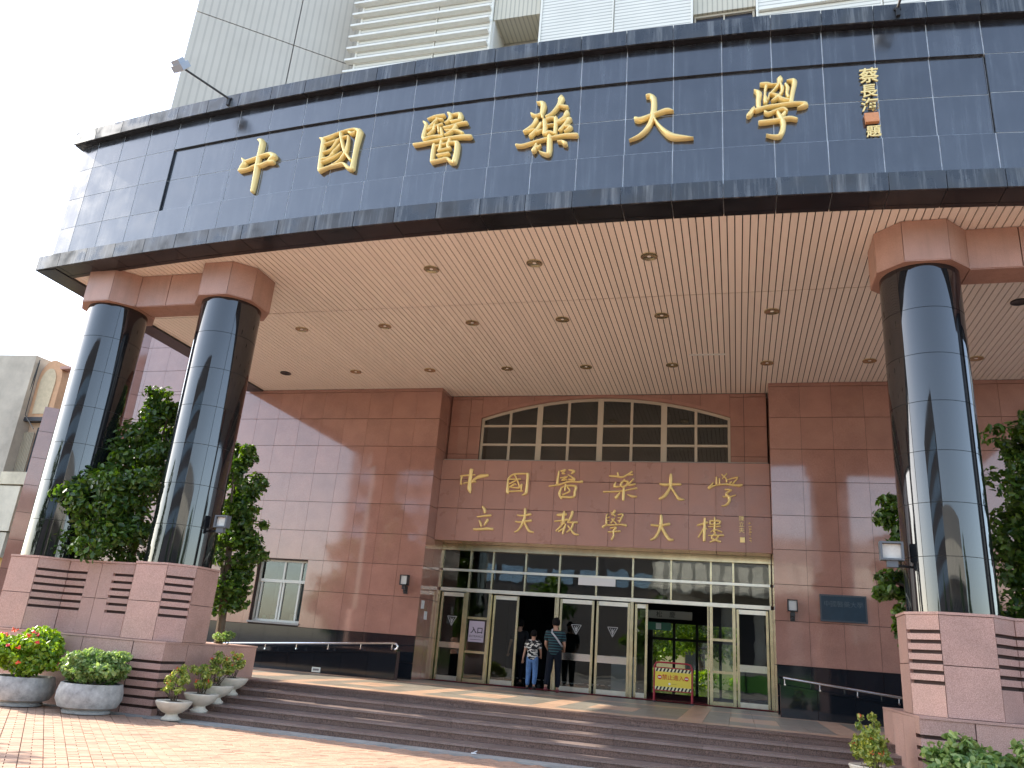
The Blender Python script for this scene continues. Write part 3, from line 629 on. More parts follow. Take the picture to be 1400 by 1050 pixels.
# ------------------------------------------------------------------ gold characters
GLYPHS=[
('u','中','-8.686 10.441 0.015 -8.625 10.423 0.045 -8.588 10.352 0.055 -8.591 10.17 0.048 -8.596 9.961 0.047 -8.589 9.738 0.051 -8.583 9.518 0.044 -8.583 9.294 0.032;-8.972 10.065 0.019 -8.906 9.97 0.055 -8.943 9.878 0.052 -8.978 9.807 0.037;-8.874 9.985 0.033 -8.667 10.028 0.029 -8.463 10.071 0.029 -8.322 10.069 0.043 -8.237 10 0.057;-8.244 10.001 0.065 -8.309 9.942 0.058;-8.964 9.812 0.041 -8.805 9.807 0.026 -8.644 9.857 0.025 -8.5 9.848 0.036 -8.368 9.889 0.036 -8.241 9.883 0.043'),
('u','國','-7.274 10.235 0.016 -7.201 10.193 0.044 -7.193 9.983 0.046 -7.185 9.775 0.043 -7.174 9.581 0.043 -7.157 9.519 0.03;-7.236 10.223 0.019 -7.083 10.235 0.043 -6.938 10.286 0.019 -6.734 10.327 0.022 -6.572 10.331 0.024 -6.471 10.279 0.049;-6.462 10.259 0.061 -6.474 10.079 0.048 -6.485 9.864 0.039 -6.489 9.674 0.039 -6.493 9.485 0.047;-7.159 9.531 0.036 -6.992 9.579 0.021 -6.822 9.602 0.027 -6.684 9.606 0.03 -6.576 9.508 0.036 -6.489 9.461 0.029;-7.142 10.097 0.019 -6.936 10.138 0.018 -6.781 10.187 0.018 -6.689 10.197 0.024;-6.855 10.285 0.037 -6.802 10.105 0.031 -6.721 9.899 0.03 -6.63 9.765 0.027 -6.544 9.658 0.027;-6.675 10.183 0.018 -6.668 10 0.024 -6.689 9.846 0.036 -6.769 9.702 0.024 -6.883 9.623 0.021 -6.97 9.588 0.012;-7.133 9.913 0.018 -6.999 9.953 0.018 -6.916 10.086 0.021 -6.878 10.141 0.022;-6.942 9.896 0.024 -6.863 9.981 0.021 -6.827 10.048 0.012;-7.155 9.771 0.025 -7.017 9.786 0.021 -6.947 9.861 0.03;-7.154 9.698 0.018 -6.964 9.755 0.024 -6.76 9.857 0.012;-6.68 10.281 0.025 -6.604 10.245 0.037 -6.551 10.273 0.012'),
('u','醫','-5.104 10.321 0.019 -4.971 10.354 0.029 -4.817 10.357 0.032;-5.188 10.274 0.019 -5.134 10.219 0.032 -5.148 10.09 0.038 -5.162 9.961 0.038 -5.131 9.905 0.032;-4.949 10.271 0.029 -5.023 10.19 0.029 -5.086 10.12 0.019;-4.94 10.296 0.025 -4.836 10.268 0.025;-5.095 10.095 0.019 -4.958 10.141 0.019 -4.832 10.175 0.022;-4.973 10.169 0.025 -4.984 10.066 0.028 -5.07 9.987 0.022;-4.898 10.132 0.019 -4.872 10.011 0.022;-4.839 10.085 0.025 -4.808 9.963 0.031;-5.131 9.905 0.032 -4.993 9.937 0.025 -4.803 9.924 0.031;-4.726 10.383 0.032 -4.686 10.338 0.038 -4.71 10.236 0.031 -4.763 10.191 0.022;-4.651 10.346 0.019 -4.51 10.338 0.044 -4.511 10.234 0.038 -4.52 10.209 0.025;-4.659 10.203 0.028 -4.486 10.217 0.028;-4.775 10.089 0.028 -4.637 10.108 0.025 -4.49 10.139 0.025 -4.375 10.143 0.031;-4.566 10.098 0.031 -4.626 10.003 0.028 -4.735 9.94 0.025;-4.745 10.032 0.019 -4.58 10.009 0.025 -4.497 9.985 0.028 -4.422 9.936 0.028;-5.31 9.813 0.032 -5.156 9.817 0.028 -4.922 9.837 0.028 -4.691 9.857 0.028 -4.461 9.864 0.037 -4.276 9.846 0.043;-4.935 9.748 0.037 -4.941 9.595 0.037 -4.938 9.43 0.037;-4.932 9.722 0.019 -4.737 9.748 0.019 -4.577 9.765 0.025 -4.505 9.742 0.043;-4.504 9.73 0.049 -4.498 9.564 0.046 -4.522 9.366 0.048;-4.931 9.416 0.031 -4.771 9.434 0.028 -4.657 9.445 0.031 -4.58 9.373 0.033 -4.521 9.353 0.03;-4.805 9.834 0.028 -4.814 9.707 0.028 -4.828 9.632 0.025;-4.653 9.826 0.028 -4.675 9.714 0.028 -4.645 9.646 0.025;-4.839 9.62 0.022 -4.736 9.639 0.022 -4.634 9.657 0.031;-4.828 9.53 0.034 -4.645 9.545 0.031'),
('u','藥','-3.12 10.379 0.015 -3.02 10.347 0.048 -3.018 10.225 0.044 -3.027 10.125 0.03 -3 10.046 0.015;-3.204 10.161 0.024 -3.124 10.112 0.03 -3.039 10.139 0.03;-2.711 10.414 0.059 -2.728 10.339 0.041 -2.776 10.231 0.035 -2.865 10.117 0.024 -2.938 10.075 0.029;-2.713 10.261 0.029 -2.604 10.228 0.035;-2.975 9.992 0.041 -2.956 9.852 0.044 -2.959 9.741 0.041;-2.945 10.013 0.026 -2.86 10.04 0.023 -2.784 10.018 0.029;-2.779 10.018 0.035 -2.775 9.867 0.035 -2.777 9.719 0.035;-2.916 9.897 0.015 -2.809 9.896 0.015;-2.937 9.726 0.032 -2.875 9.755 0.026 -2.788 9.72 0.026;-3.118 10.023 0.041 -3.175 9.917 0.032 -3.299 9.82 0.035;-3.288 9.818 0.024 -3.149 9.845 0.021;-3.036 9.937 0.029 -3.094 9.832 0.032 -3.194 9.719 0.035;-3.09 9.781 0.026 -3.006 9.808 0.015;-2.598 10.108 0.047 -2.646 10.014 0.032 -2.738 9.95 0.026;-2.758 9.927 0.029 -2.612 9.972 0.023 -2.548 9.977 0.046;-2.558 9.965 0.04 -2.627 9.862 0.032 -2.695 9.771 0.032;-2.615 9.836 0.02 -2.519 9.812 0.037 -2.609 9.736 0.017;-3.42 9.56 0.029 -3.311 9.547 0.026 -3.099 9.596 0.023 -2.888 9.633 0.023 -2.626 9.664 0.029 -2.416 9.652 0.04;-2.869 9.668 0.046 -2.861 9.532 0.046 -2.858 9.409 0.046 -2.869 9.326 0.034 -2.944 9.346 0.023 -3.021 9.391 0.011;-3.084 9.533 0.023 -3.12 9.427 0.046;-3.008 9.512 0.012 -3.069 9.47 0.029;-2.714 9.552 0.017 -2.64 9.543 0.029 -2.596 9.502 0.045'),
('u','大','-1.268 10.289 0.034 -1.222 10.284 0.039 -1.171 10.216 0.048 -1.163 10.068 0.047 -1.176 9.923 0.047 -1.212 9.758 0.041 -1.289 9.622 0.038 -1.406 9.515 0.025 -1.543 9.457 0.005;-1.444 9.856 0.039 -1.383 9.837 0.044 -1.244 9.882 0.033 -1.106 9.928 0.033 -0.988 9.969 0.036 -0.919 9.968 0.033 -0.855 9.943 0.008;-1.154 9.824 0.022 -1.083 9.696 0.027 -0.983 9.567 0.043 -0.864 9.466 0.056 -0.7 9.427 0.037 -0.541 9.4 0.005'),
('u','學','0.787 10.389 0.048 0.771 10.319 0.032 0.731 10.239 0.024 0.644 10.128 0.016;0.499 10.316 0.021 0.593 10.307 0.037 0.667 10.287 0.016 0.732 10.286 0.016;0.573 10.267 0.027 0.555 10.125 0.019 0.557 10.029 0.037 0.555 9.959 0.032;0.593 10.002 0.016 0.625 10.118 0.016;0.789 10.293 0.021 0.814 10.207 0.032 0.792 10.113 0.026 0.715 10.026 0.032 0.649 9.979 0.011;0.643 10.116 0.016 0.735 10.072 0.032 0.798 10.006 0.037 0.898 9.973 0.026;0.867 10.273 0.021 0.893 10.211 0.032 0.88 10.105 0.026 0.9 10.032 0.026;0.893 10.342 0.011 0.994 10.332 0.042 0.98 10.202 0.037 0.957 10.086 0.037 0.934 9.947 0.036;0.397 10.207 0.011 0.466 10.146 0.043 0.454 10.016 0.04 0.455 9.874 0.034;0.375 9.858 0.032 0.303 9.741 0.039;0.412 9.831 0.032 0.562 9.875 0.026 0.748 9.893 0.026 0.914 9.907 0.029 1.07 9.905 0.026 1.15 9.869 0.044 1.03 9.815 0.008;0.55 9.777 0.026 0.596 9.749 0.026 0.708 9.792 0.021 0.819 9.817 0.029 0.864 9.778 0.026;0.835 9.745 0.026 0.787 9.68 0.031;0.734 9.754 0.029 0.794 9.61 0.041 0.808 9.505 0.041 0.777 9.381 0.038 0.72 9.317 0.031 0.557 9.354 0.008;0.471 9.603 0.031 0.601 9.609 0.031 0.758 9.624 0.028 0.905 9.646 0.031 1.004 9.615 0.023'),
('l','中','-6.797 6.077 0.036 -6.796 5.904 0.04 -6.802 5.717 0.04 -6.795 5.561 0.047 -6.76 5.454 0.016;-7.072 5.899 0.02 -7.009 5.916 0.016 -6.832 5.935 0.02 -6.671 5.945 0.012;-7.038 5.884 0.02 -7.053 5.79 0.016 -7.042 5.681 0.024;-6.971 5.706 0.016 -6.876 5.731 0.016 -6.637 5.759 0.016;-6.732 5.749 0.032 -6.645 5.844 0.028 -6.506 5.909 0.04 -6.316 5.936 0.032;-6.75 6.093 0.012 -6.765 5.999 0.02'),
('l','國','-5.744 5.845 0.019 -5.665 5.939 0.019 -5.543 5.987 0.019 -5.231 6 0.019;-5.744 5.845 0.019 -5.74 5.707 0.023 -5.732 5.508 0.035 -5.705 5.463 0.012;-5.215 5.993 0.031 -5.215 5.778 0.027 -5.222 5.565 0.031 -5.239 5.474 0.031 -5.328 5.426 0.011;-5.72 5.838 0.014 -5.407 5.851 0.014;-5.572 5.964 0.016 -5.499 5.834 0.017 -5.415 5.652 0.019;-5.71 5.715 0.014 -5.514 5.818 0.014;-5.687 5.631 0.015 -5.568 5.71 0.019 -5.505 5.704 0.012;-5.672 5.639 0.014 -5.545 5.619 0.015 -5.436 5.621 0.023 -5.358 5.714 0.014;-5.358 5.714 0.014 -5.369 5.562 0.017;-5.694 5.516 0.017 -5.337 5.54 0.019'),
('l','醫','-4.383 6.079 0.014 -4.401 5.926 0.022 -4.409 5.756 0.027;-4.329 6.08 0.016 -4.214 6.118 0.018 -4.298 6.017 0.013 -4.227 6.018 0.013;-4.337 5.9 0.013 -4.151 5.939 0.013;-4.185 5.912 0.013 -4.306 5.838 0.013 -4.164 5.859 0.013;-4.125 6.119 0.013 -3.98 6.085 0.027 -4.048 6.021 0.018;-4.135 5.984 0.013 -4.025 5.923 0.018 -3.968 5.862 0.027 -4.111 5.868 0.013;-4.62 5.68 0.016 -4.371 5.721 0.018 -4.108 5.806 0.02 -3.877 5.802 0.019 -3.762 5.813 0.031;-4.193 5.733 0.018 -4.202 5.574 0.016;-4.295 5.642 0.018 -4.339 5.482 0.027 -4.279 5.36 0.018;-4.295 5.642 0.013 -4.155 5.699 0.018 -3.924 5.686 0.026 -3.943 5.544 0.026 -3.972 5.412 0.026 -4.264 5.405 0.025;-4.136 5.664 0.018 -4.077 5.559 0.018 -4.249 5.467 0.016'),
('l','藥','-3.06 5.976 0.019 -2.886 5.97 0.022 -2.714 5.955 0.019 -2.494 6.099 0.017;-2.855 6.058 0.017 -2.835 5.988 0.017;-2.629 6.009 0.017 -2.475 6.021 0.017;-2.898 5.812 0.013 -2.929 5.706 0.026 -2.792 5.709 0.013;-2.677 5.886 0.017 -2.76 5.779 0.026 -2.74 5.71 0.022 -2.638 5.73 0.022 -2.59 5.835 0.022 -2.693 5.851 0.017;-2.455 5.907 0.017 -2.57 5.748 0.017 -2.409 5.778 0.019;-3.2 5.561 0.017 -2.788 5.587 0.016 -2.533 5.636 0.015 -2.364 5.675 0.019;-2.688 5.676 0.022 -2.692 5.52 0.03 -2.696 5.365 0.026;-2.787 5.544 0.013 -2.877 5.421 0.039;-2.589 5.506 0.013 -2.478 5.465 0.026 -2.359 5.459 0.015'),
('l','大','-1.521 6.038 0.025 -1.528 5.9 0.034 -1.542 5.711 0.029 -1.664 5.504 0.034 -1.796 5.415 0.025;-1.785 5.792 0.021 -1.668 5.777 0.03 -1.419 5.791 0.025 -1.287 5.793 0.025;-1.517 5.712 0.025 -1.383 5.51 0.025 -1.317 5.427 0.033 -1.194 5.414 0.012'),
('l','學','-0.422 5.989 0.017 -0.423 5.819 0.021;-0.35 5.956 0.015 -0.351 5.829 0.015;-0.3 6.059 0.012 -0.197 5.959 0.016 -0.182 5.874 0.016;-0.179 6.078 0.012 -0.277 5.957 0.012;-0.149 5.934 0.012 0.083 5.997 0.016 -0.039 5.835 0.015;-0.07 5.877 0.015 -0.118 5.833 0.012;-0.504 5.843 0.012 -0.601 5.714 0.033;-0.585 5.714 0.021 -0.439 5.785 0.016 -0.198 5.815 0.018 0.04 5.795 0.024 0.183 5.806 0.02 0.087 5.762 0.012;-0.216 5.689 0.015 -0.073 5.675 0.018 -0.201 5.58 0.023 -0.123 5.49 0.033 -0.14 5.374 0.028 -0.22 5.297 0.02 -0.308 5.286 0.008;-0.266 5.512 0.015 -0.123 5.507 0.018 0.021 5.552 0.012'),
('l','立','-6.374 5.089 0.027 -6.32 5.025 0.03 -6.306 4.947 0.027;-6.499 4.824 0.017 -6.338 4.849 0.02 -6.136 4.875 0.023;-6.435 4.722 0.017 -6.395 4.659 0.023 -6.374 4.582 0.02;-6.213 4.755 0.03 -6.254 4.677 0.026 -6.288 4.611 0.013;-6.563 4.498 0.026 -6.373 4.505 0.026 -6.199 4.524 0.03 -6.05 4.516 0.026'),
('l','夫','-5.22 5.07 0.026 -5.215 4.915 0.026 -5.243 4.761 0.029 -5.299 4.619 0.023 -5.382 4.502 0.019 -5.459 4.467 0.013;-5.413 4.903 0.016 -5.293 4.894 0.018 -5.071 4.933 0.029;-5.447 4.735 0.018 -5.32 4.726 0.019 -5.047 4.774 0.029;-5.228 4.736 0.016 -5.153 4.611 0.023 -5.066 4.5 0.026 -4.96 4.479 0.016'),
('l','教','-4.187 5.033 0.018 -4.203 4.915 0.029 -4.21 4.769 0.026;-4.362 4.94 0.022 -4.264 4.943 0.033 -4.131 4.962 0.022;-4.419 4.777 0.015 -4.256 4.797 0.018 -4.094 4.831 0.022;-4.139 4.83 0.018 -4.235 4.681 0.022 -4.367 4.531 0.015;-4.253 4.738 0.015 -4.14 4.713 0.015 -4.164 4.611 0.022 -4.193 4.465 0.018;-4.3 4.519 0.018 -4.142 4.626 0.018;-3.971 5.032 0.029 -4.009 4.892 0.026 -4.076 4.759 0.022;-4.061 4.759 0.015 -3.972 4.762 0.018 -3.839 4.767 0.022;-3.942 4.749 0.018 -3.979 4.617 0.022 -4.092 4.512 0.015;-4.071 4.672 0.013 -3.976 4.559 0.022 -3.898 4.476 0.025 -3.787 4.458 0.014'),
('l','學','-2.898 5.085 0.029 -2.959 4.982 0.018;-2.991 5.046 0.011 -2.887 4.963 0.018;-3.068 5.001 0.011 -3.103 4.949 0.011 -3.096 4.762 0.02;-3.087 4.906 0.011 -3.029 4.923 0.011;-3.084 4.827 0.011 -3.034 4.843 0.011;-2.899 4.898 0.014 -2.981 4.78 0.014;-2.97 4.881 0.013 -2.851 4.77 0.016;-2.809 4.994 0.011 -2.694 5.005 0.018 -2.734 4.889 0.018 -2.774 4.809 0.018;-2.813 4.915 0.011 -2.727 4.925 0.011;-2.811 4.843 0.011 -2.74 4.853 0.011;-3.179 4.673 0.029 -3.108 4.719 0.018 -2.865 4.734 0.014 -2.722 4.746 0.018 -2.607 4.729 0.028;-2.991 4.651 0.014 -2.848 4.671 0.018 -2.917 4.583 0.018 -2.906 4.47 0.018 -2.952 4.369 0.021;-3.045 4.55 0.014 -2.745 4.582 0.018'),
('l','大','-1.749 5.005 0.024 -1.747 4.831 0.033 -1.791 4.638 0.029 -1.883 4.463 0.028 -1.986 4.402 0.019;-1.984 4.766 0.021 -1.793 4.753 0.024 -1.548 4.8 0.028;-1.736 4.717 0.029 -1.639 4.548 0.033 -1.544 4.429 0.033 -1.459 4.422 0.023'),
('l','樓','-0.7 4.961 0.021 -0.71 4.771 0.028 -0.72 4.432 0.028;-0.876 4.794 0.019 -0.636 4.868 0.023;-0.728 4.732 0.017 -0.857 4.502 0.014;-0.691 4.743 0.009 -0.655 4.707 0.014;-0.47 4.987 0.019 -0.481 4.647 0.02;-0.58 4.908 0.017 -0.361 4.915 0.023 -0.379 4.839 0.017 -0.581 4.822 0.014;-0.58 4.908 0.017 -0.572 4.823 0.017;-0.618 4.765 0.011 -0.343 4.783 0.017;-0.49 4.703 0.014 -0.563 4.644 0.011;-0.453 4.704 0.014 -0.308 4.653 0.014;-0.619 4.558 0.014 -0.273 4.571 0.02;-0.454 4.62 0.017 -0.546 4.495 0.018 -0.347 4.419 0.023;-0.391 4.538 0.018 -0.455 4.461 0.018 -0.583 4.4 0.014'),
]

def glyph(strokes, y_of, depth, parent, label, fat=1.0):
    m = MB()
    for s in strokes.split(';'):
        v = [float(q) for q in s.split(' ')]; P = [(v[i], v[i+1], v[i+2]) for i in range(0, len(v), 3)]
        # Catmull-Rom resample
        Q = []
        E = [P[0]]+P+[P[-1]]
        for i in range(1, len(E)-2):
            for k in range(4):
                t = k/4; Q.append(tuple(.5*((2*E[i][c])+(-E[i-1][c]+E[i+1][c])*t+(2*E[i-1][c]-5*E[i][c]+4*E[i+1][c]-E[i+2][c])*t*t+(-E[i-1][c]+3*E[i][c]-3*E[i+1][c]+E[i+2][c])*t**3) for c in range(3)))
        Q.append(P[-1])
        def ext(a, b):
            L = math.hypot(a[0]-b[0], a[1]-b[1]) or 1; d = ((a[0]-b[0])/L, (a[1]-b[1])/L); w = a[2]
            return [(a[0]+d[0]*w*.9, a[1]+d[1]*w*.9, w*.25), (a[0]+d[0]*w*.55, a[1]+d[1]*w*.55, w*.75)]
        Q = ext(Q[0], Q[1])+Q+ext(Q[-1], Q[-2])[::-1]
        vs = []; fs = []; fi = []
        dz = random.uniform(-.003, .003)
        for i, q in enumerate(Q):
            a, b = Q[max(i-1, 0)], Q[min(i+1, len(Q)-1)]; dx, dz_ = b[0]-a[0], b[1]-a[1]; L = math.hypot(dx, dz_) or 1
            nx_, nz_ = -dz_/L, dx/L; w = max(q[2], .004)*fat; Y = y_of(q[0])
            r = min(w*.45, depth*.35)
            for u, d in ((-1, 0), (-1, depth*.72), (-.45, depth+r*.6), (0, depth+r), (.45, depth+r*.6), (1, depth*.72), (1, 0)):
                vs.append((q[0]+nx_*w*u, Y-d+dz, q[1]+nz_*w*u))
        for i in range(len(Q)-1):
            for k in range(6): fs.append((i*7+k, i*7+k+1, (i+1)*7+k+1, (i+1)*7+k))
        fs.append(tuple(range(7))); fs.append(tuple((len(Q)-1)*7+k for k in range(6, -1, -1)))
        m.add(vs, fs)
    o = m.build('gold_character', [GOLD], parent, smooth=False, label=label)
    bmm = bmesh.new(); bmm.from_mesh(o.data); bmesh.ops.recalc_face_normals(bmm, faces=bmm.faces); bmm.to_mesh(o.data); bmm.free()
    o.data.polygons.foreach_set('use_smooth', [True]*len(o.data.polygons)); o.data.set_sharp_from_angle(angle=R(50))
    return o
for k, ch, ss in GLYPHS:
    if k == 'u': glyph(ss, lambda x: arcY(x, .15)+.04, .085, fas, 'large gold character '+ch)
    else: glyph(ss, lambda x: YS-.001, .04, sg, 'small gold character '+ch, 1.2)
def ytext(body, h, x, z, mat=GOLD, sx=1): return text('gold_character', body, h, mat, fas, (x, arcY(x, .15)+.005, z), ext=.01, sx=sx, bold=.003)
ytext('蔡', .29, 2.09, 10.33); ytext('長', .25, 2.07, 10.05); ytext('海', .26, 2.07, 9.79); ytext('題', .21, 2.09, 9.315)
MB().xz([(1.985, 9.475), (2.175, 9.47), (2.17, 9.63), (1.975, 9.635)], arcY(2.07, .15)-.04, arcY(2.07, .15)+.03).build('seal', plain('orange_seal', (.62, .27, .12), .6, noise=.15, nscale=30), fas)
for i, c in enumerate('陳立夫'): text('small_gold_character', c, .13, GOLD, sg, (.15, YS-.012, 4.98-.14*i), ext=.008)
rg = random.Random(3)
for i in range(7):
    z = 4.88-.07*i; ss = ';'.join('%g %g .006 %g %g .008' % (.34+rg.uniform(-.04, .0), z+rg.uniform(-.02, .02), .34+rg.uniform(0, .04), z+rg.uniform(-.025, .025)) for _ in range(2))
    glyph(ss, lambda x: YS-.001, .012, sg, None).name = 'signature_mark'
MB().xz([(.11, 4.42), (.22, 4.42), (.22, 4.54), (.11, 4.54)], YS-.025, YS).build('seal', GOLD, sg)
# ------------------------------------------------------------------ entrance doors
YD = 20.35
dr = thing('entrance_doors', 'wide glazed entrance front with champagne metal frames, sliding doors and a transom grid', 'doors', (-3.4, YD, PZ))
def fr(x0, x1, z0, z1, nm='frame', y0=YD-.03, y1=YD+.06, mat=BRASS, par=None): return MB().box(x0, x1, y0, y1, z0, z1).build(nm, mat, par or dr)
def pane(x0, x1, z0, z1, y=YD+.01, par=None, m=GLASS): return MB().box(x0, x1, y, y+.008, z0, z1).build('pane', m, par or dr)
VX = [-7.63, -6.83, -6.2, -5.3, -4.39, -3.42, -2.5, -1.55, -.59, -.06, .79]
fr(-7.65, .82, 4.03, 4.19, 'head_beam', YD-.12, YD+.1)
fr(-7.6, .79, 3.49, 3.55, 'transom_bar', YD-.035, YD+.05, BRASSH); fr(-7.6, .79, 2.96, 3.05, 'transom_bar', YD-.06, YD+.08, BRASSH)
for i, x in enumerate(VX):
    main = i in (0, 1, 2, 4, 6, 8, 9, 10)
    fr(x-.024, x+.024, 3.05, 3.49, 'mullion', YD-.04, YD+.055); fr(x-.024, x+.024, 3.55, 4.03, 'mullion', YD-.04, YD+.055)
    if main: fr(x-.037, x+.037, PZ, 2.96, 'post', YD-.065, YD+.08)
for i in range(10):
    for a, b in ((3.05, 3.49), (3.55, 4.03)): pane(VX[i]+.03, VX[i+1]-.03, a, b)
def leaf(x0, x1, zm=1.55, bw=.17, logo=True, y=YD, dark=False, kind='door_leaf'):
    m = MB(); m.box(x0, x0+.058, y-.025, y+.03, PZ+.02, 2.93); m.box(x1-.058, x1, y-.025, y+.03, PZ+.02, 2.93)
    n_ = MB().box(x0+.058, x1-.058, y-.025, y+.03, 2.83, 2.93).box(x0+.058, x1-.058, y-.025, y+.03, PZ+.02, PZ+.13)
    o = m.build(kind, BRASS, dr); n_.build('rail', BRASSH, o)
    if bw: MB().box(x0+.058, x1-.058, y-.035, y+.035, zm-bw/2, zm+bw/2).build('push_bar', STEEL, o)
    pane(x0+.058, x1-.058, PZ+.13, 2.83, y, o)
    if logo:
        cx = (x0+x1)/2; z1 = 2.32; h = .23; w = .125; lm = MB()
        yy = y-.006
        for a, b in (((cx-w, z1), (cx+w, z1)), ((cx-w, z1), (cx, z1-h)), ((cx+w, z1), (cx, z1-h)), ((cx, z1-.03), (cx, z1-h+.03)), ((cx-.06, z1-.03), (cx, z1-.11)), ((cx+.06, z1-.03), (cx, z1-.11)), ((cx-.04, z1-.09), (cx, z1-.16)), ((cx+.04, z1-.09), (cx, z1-.16))):
            d = Vector((b[0]-a[0], 0, b[1]-a[1])); c = ((a[0]+b[0])/2, yy, (a[1]+b[1])/2)
            lm.obox(c, (d, (0, 1, 0), d.cross(Vector((0, 1, 0)))), (d.length, .002, .012))
        lm.build('emblem', plain('etched_white', (.5, .5, .5), .6), o)
    return o
leaf(-7.56, -6.88, 1.6, .14)
leaf(-4.33, -3.45); leaf(-3.39, -2.55)
leaf(-.0, .73, 1.6, .16, logo=False)
leaf(-6.14, -5.45, bw=0, logo=False, y=YD+.13, kind='sliding_leaf')
leaf(-2.44, -2.12, bw=0, logo=False, y=YD+.13, kind='sliding_leaf')
fr(-4.47, -4.44, PZ, 2.96, 'slide_jamb'); fr(-.68, -.65, PZ, 2.96, 'slide_jamb')
for z in (2.2, 1.47): fr(-.55, -.1, z-.03, z+.03, 'glazing_bar')
for z in (2.31, 1.47): fr(-6.78, -6.25, z-.03, z+.03, 'glazing_bar')
fr(-.55, -.1, PZ, PZ+.1, 'sill_bar'); fr(-6.78, -6.25, PZ, PZ+.1, 'sill_bar')
for a, b in ((PZ+.1, 1.44), (1.5, 2.17), (2.23, 2.96)): pane(-.55, -.1, a, b)
for a, b in ((PZ+.1, 1.44), (1.5, 2.28), (2.34, 2.96)): pane(-6.78, -6.25, a, b)
sn = rbox(-6.72, -6.3, YD-.02, YD-.012, 1.72, 2.24, 'notice_board', plain('lilac_board', (.52, .45, .53), .6), dr)
text('notice_lettering', '入口', .17, BLACKM, sn, (-6.5, YD-.022, 2.0), ext=.001, bold=.004)
text('notice_lettering', 'ENTRANCE', .075, BLACKM, sn, (-6.51, YD-.022, 1.86), ext=.001)
rbox(-6.66, -6.36, YD-.022, YD-.02, 1.775, 1.785, 'notice_rule', BLACKM, sn)
rbox(-3.88, -2.93, YD-.075, YD-.065, 3.30, 3.49, 'paper_strip', plain('paper_white', (.72, .72, .70), .7), dr)
for y, z in ((19.24, 2.5), (19.5, 2.25)): rbox(-7.648, -7.635, y-.09, y+.09, z-.09, z+.11, 'wall_notice', plain('notice_white', (.62, .62, .62), .6, noise=.3, nscale=40), dr)
# grey cabinet standing inside
cb = thing('grey_cabinet', 'grey cabinet standing inside behind the middle glass doors', 'cabinet', (-2.75, 21.2, PZ))
o = MB().box(-3.1, -2.5, 21.2, 21.7, PZ, 1.66).build('cabinet_body', plain('grey_laminate', (.32, .35, .38), .5), cb)
MB().box(-3.08, -2.52, 21.185, 21.2, 1.2, 1.62).build('cabinet_door', plain('grey_laminate_door', (.36, .39, .42), .4), cb)
# ------------------------------------------------------------------ ramp walls with handrails
def ramp(name, label, xa, za, xb, zb, rl, posts, group):
    t = thing(name, label, 'wall', ((xa+xb)/2, 18.0, PZ), group)
    def top(x): return za+(zb-za)*(x-xa)/(xb-xa)
    MB().xz([(xa, .1), (xb, .1), (xb, top(xb)-.03), (xa, top(xa)-.03)], 18.03, 18.2).build('wall_core', JOINT, t)
    x = xb if xb < 0 else xa; s = -.707 if xb < 0 else .707
    while xa-.01 < x < xb+.01:
        x2 = min(max(x+s, xa), xb); a, b = sorted((x, x2))
        if b-a < .03: break
        MB().xz([(a+.003, .1), (b-.003, .1), (b-.003, top(b)-.03), (a+.003, top(a)-.03)], 18.0, 18.03).build('granite_slab', BLACKB, t)
        x = x2
    MB().xz([(xa, top(xa)-.028), (xb, top(xb)-.028), (xb, top(xb)), (xa, top(xa))], 17.98, 18.22).build('coping', BLACKB, t)
    h = thing('handrail', label.replace('black granite ramp wall', 'stainless steel handrail on the ramp wall'), 'handrail', (rl[0][0], 17.96, rl[0][2]), 'stainless handrails')
    MB().tube(rl, .026, 12).build('rail', STEEL, h, smooth=True)
    for px in posts:
        z = rl[0][2]+(rl[1][2]-rl[0][2])*(px-rl[0][0])/(rl[1][0]-rl[0][0])
        MB().tube([(px, 17.99, z-.02), (px-.005, 18.0, z-.13)], [.011, .011], 8).tube([(px, 17.97, z-.125), (px, 18.05, z-.13)], .02, 8).build('bracket', STEEL, h, smooth=True)
    return t
ramp('ramp_wall', 'long black granite ramp wall left of the doors', -13.2, .96, -7.67, 1.385, [(-13.2, 17.99, 1.15), (-7.78, 17.99, 1.53), (-7.70, 17.99, 1.52), (-7.66, 17.99, 1.47), (-7.67, 17.99, 1.41), (-7.72, 17.99, 1.39)], [-12.0, -11.15, -10.3, -9.45, -8.6, -7.8], 'ramp walls')
ramp('ramp_wall', 'short black granite ramp wall right of the doors', .84, 1.345, 6.5, .85, [(.9, 17.99, 1.475), (6.5, 17.99, .98), (6.52, 17.99, .97)], [.93, 1.6, 2.3, 3.05, 3.8, 4.5], 'ramp walls')
vt = thing('floor_vent', 'small white vent grille low on the black ramp wall', 'vent', (-9.68, 17.98, .78))
MB().box(-9.79, -9.57, 17.975, 17.998, .74, .77).box(-9.79, -9.57, 17.975, 17.998, .82, .85).box(-9.79, -9.76, 17.975, 17.998, .77, .82).box(-9.60, -9.57, 17.975, 17.998, .77, .82).build('vent_frame', WHITEM, vt)
for k in range(3): MB().box(-9.76, -9.60, 17.98, 17.996, .775+.016*k, .783+.016*k).build('louvre', plain('vent_grey', (.3, .3, .3), .5), vt)
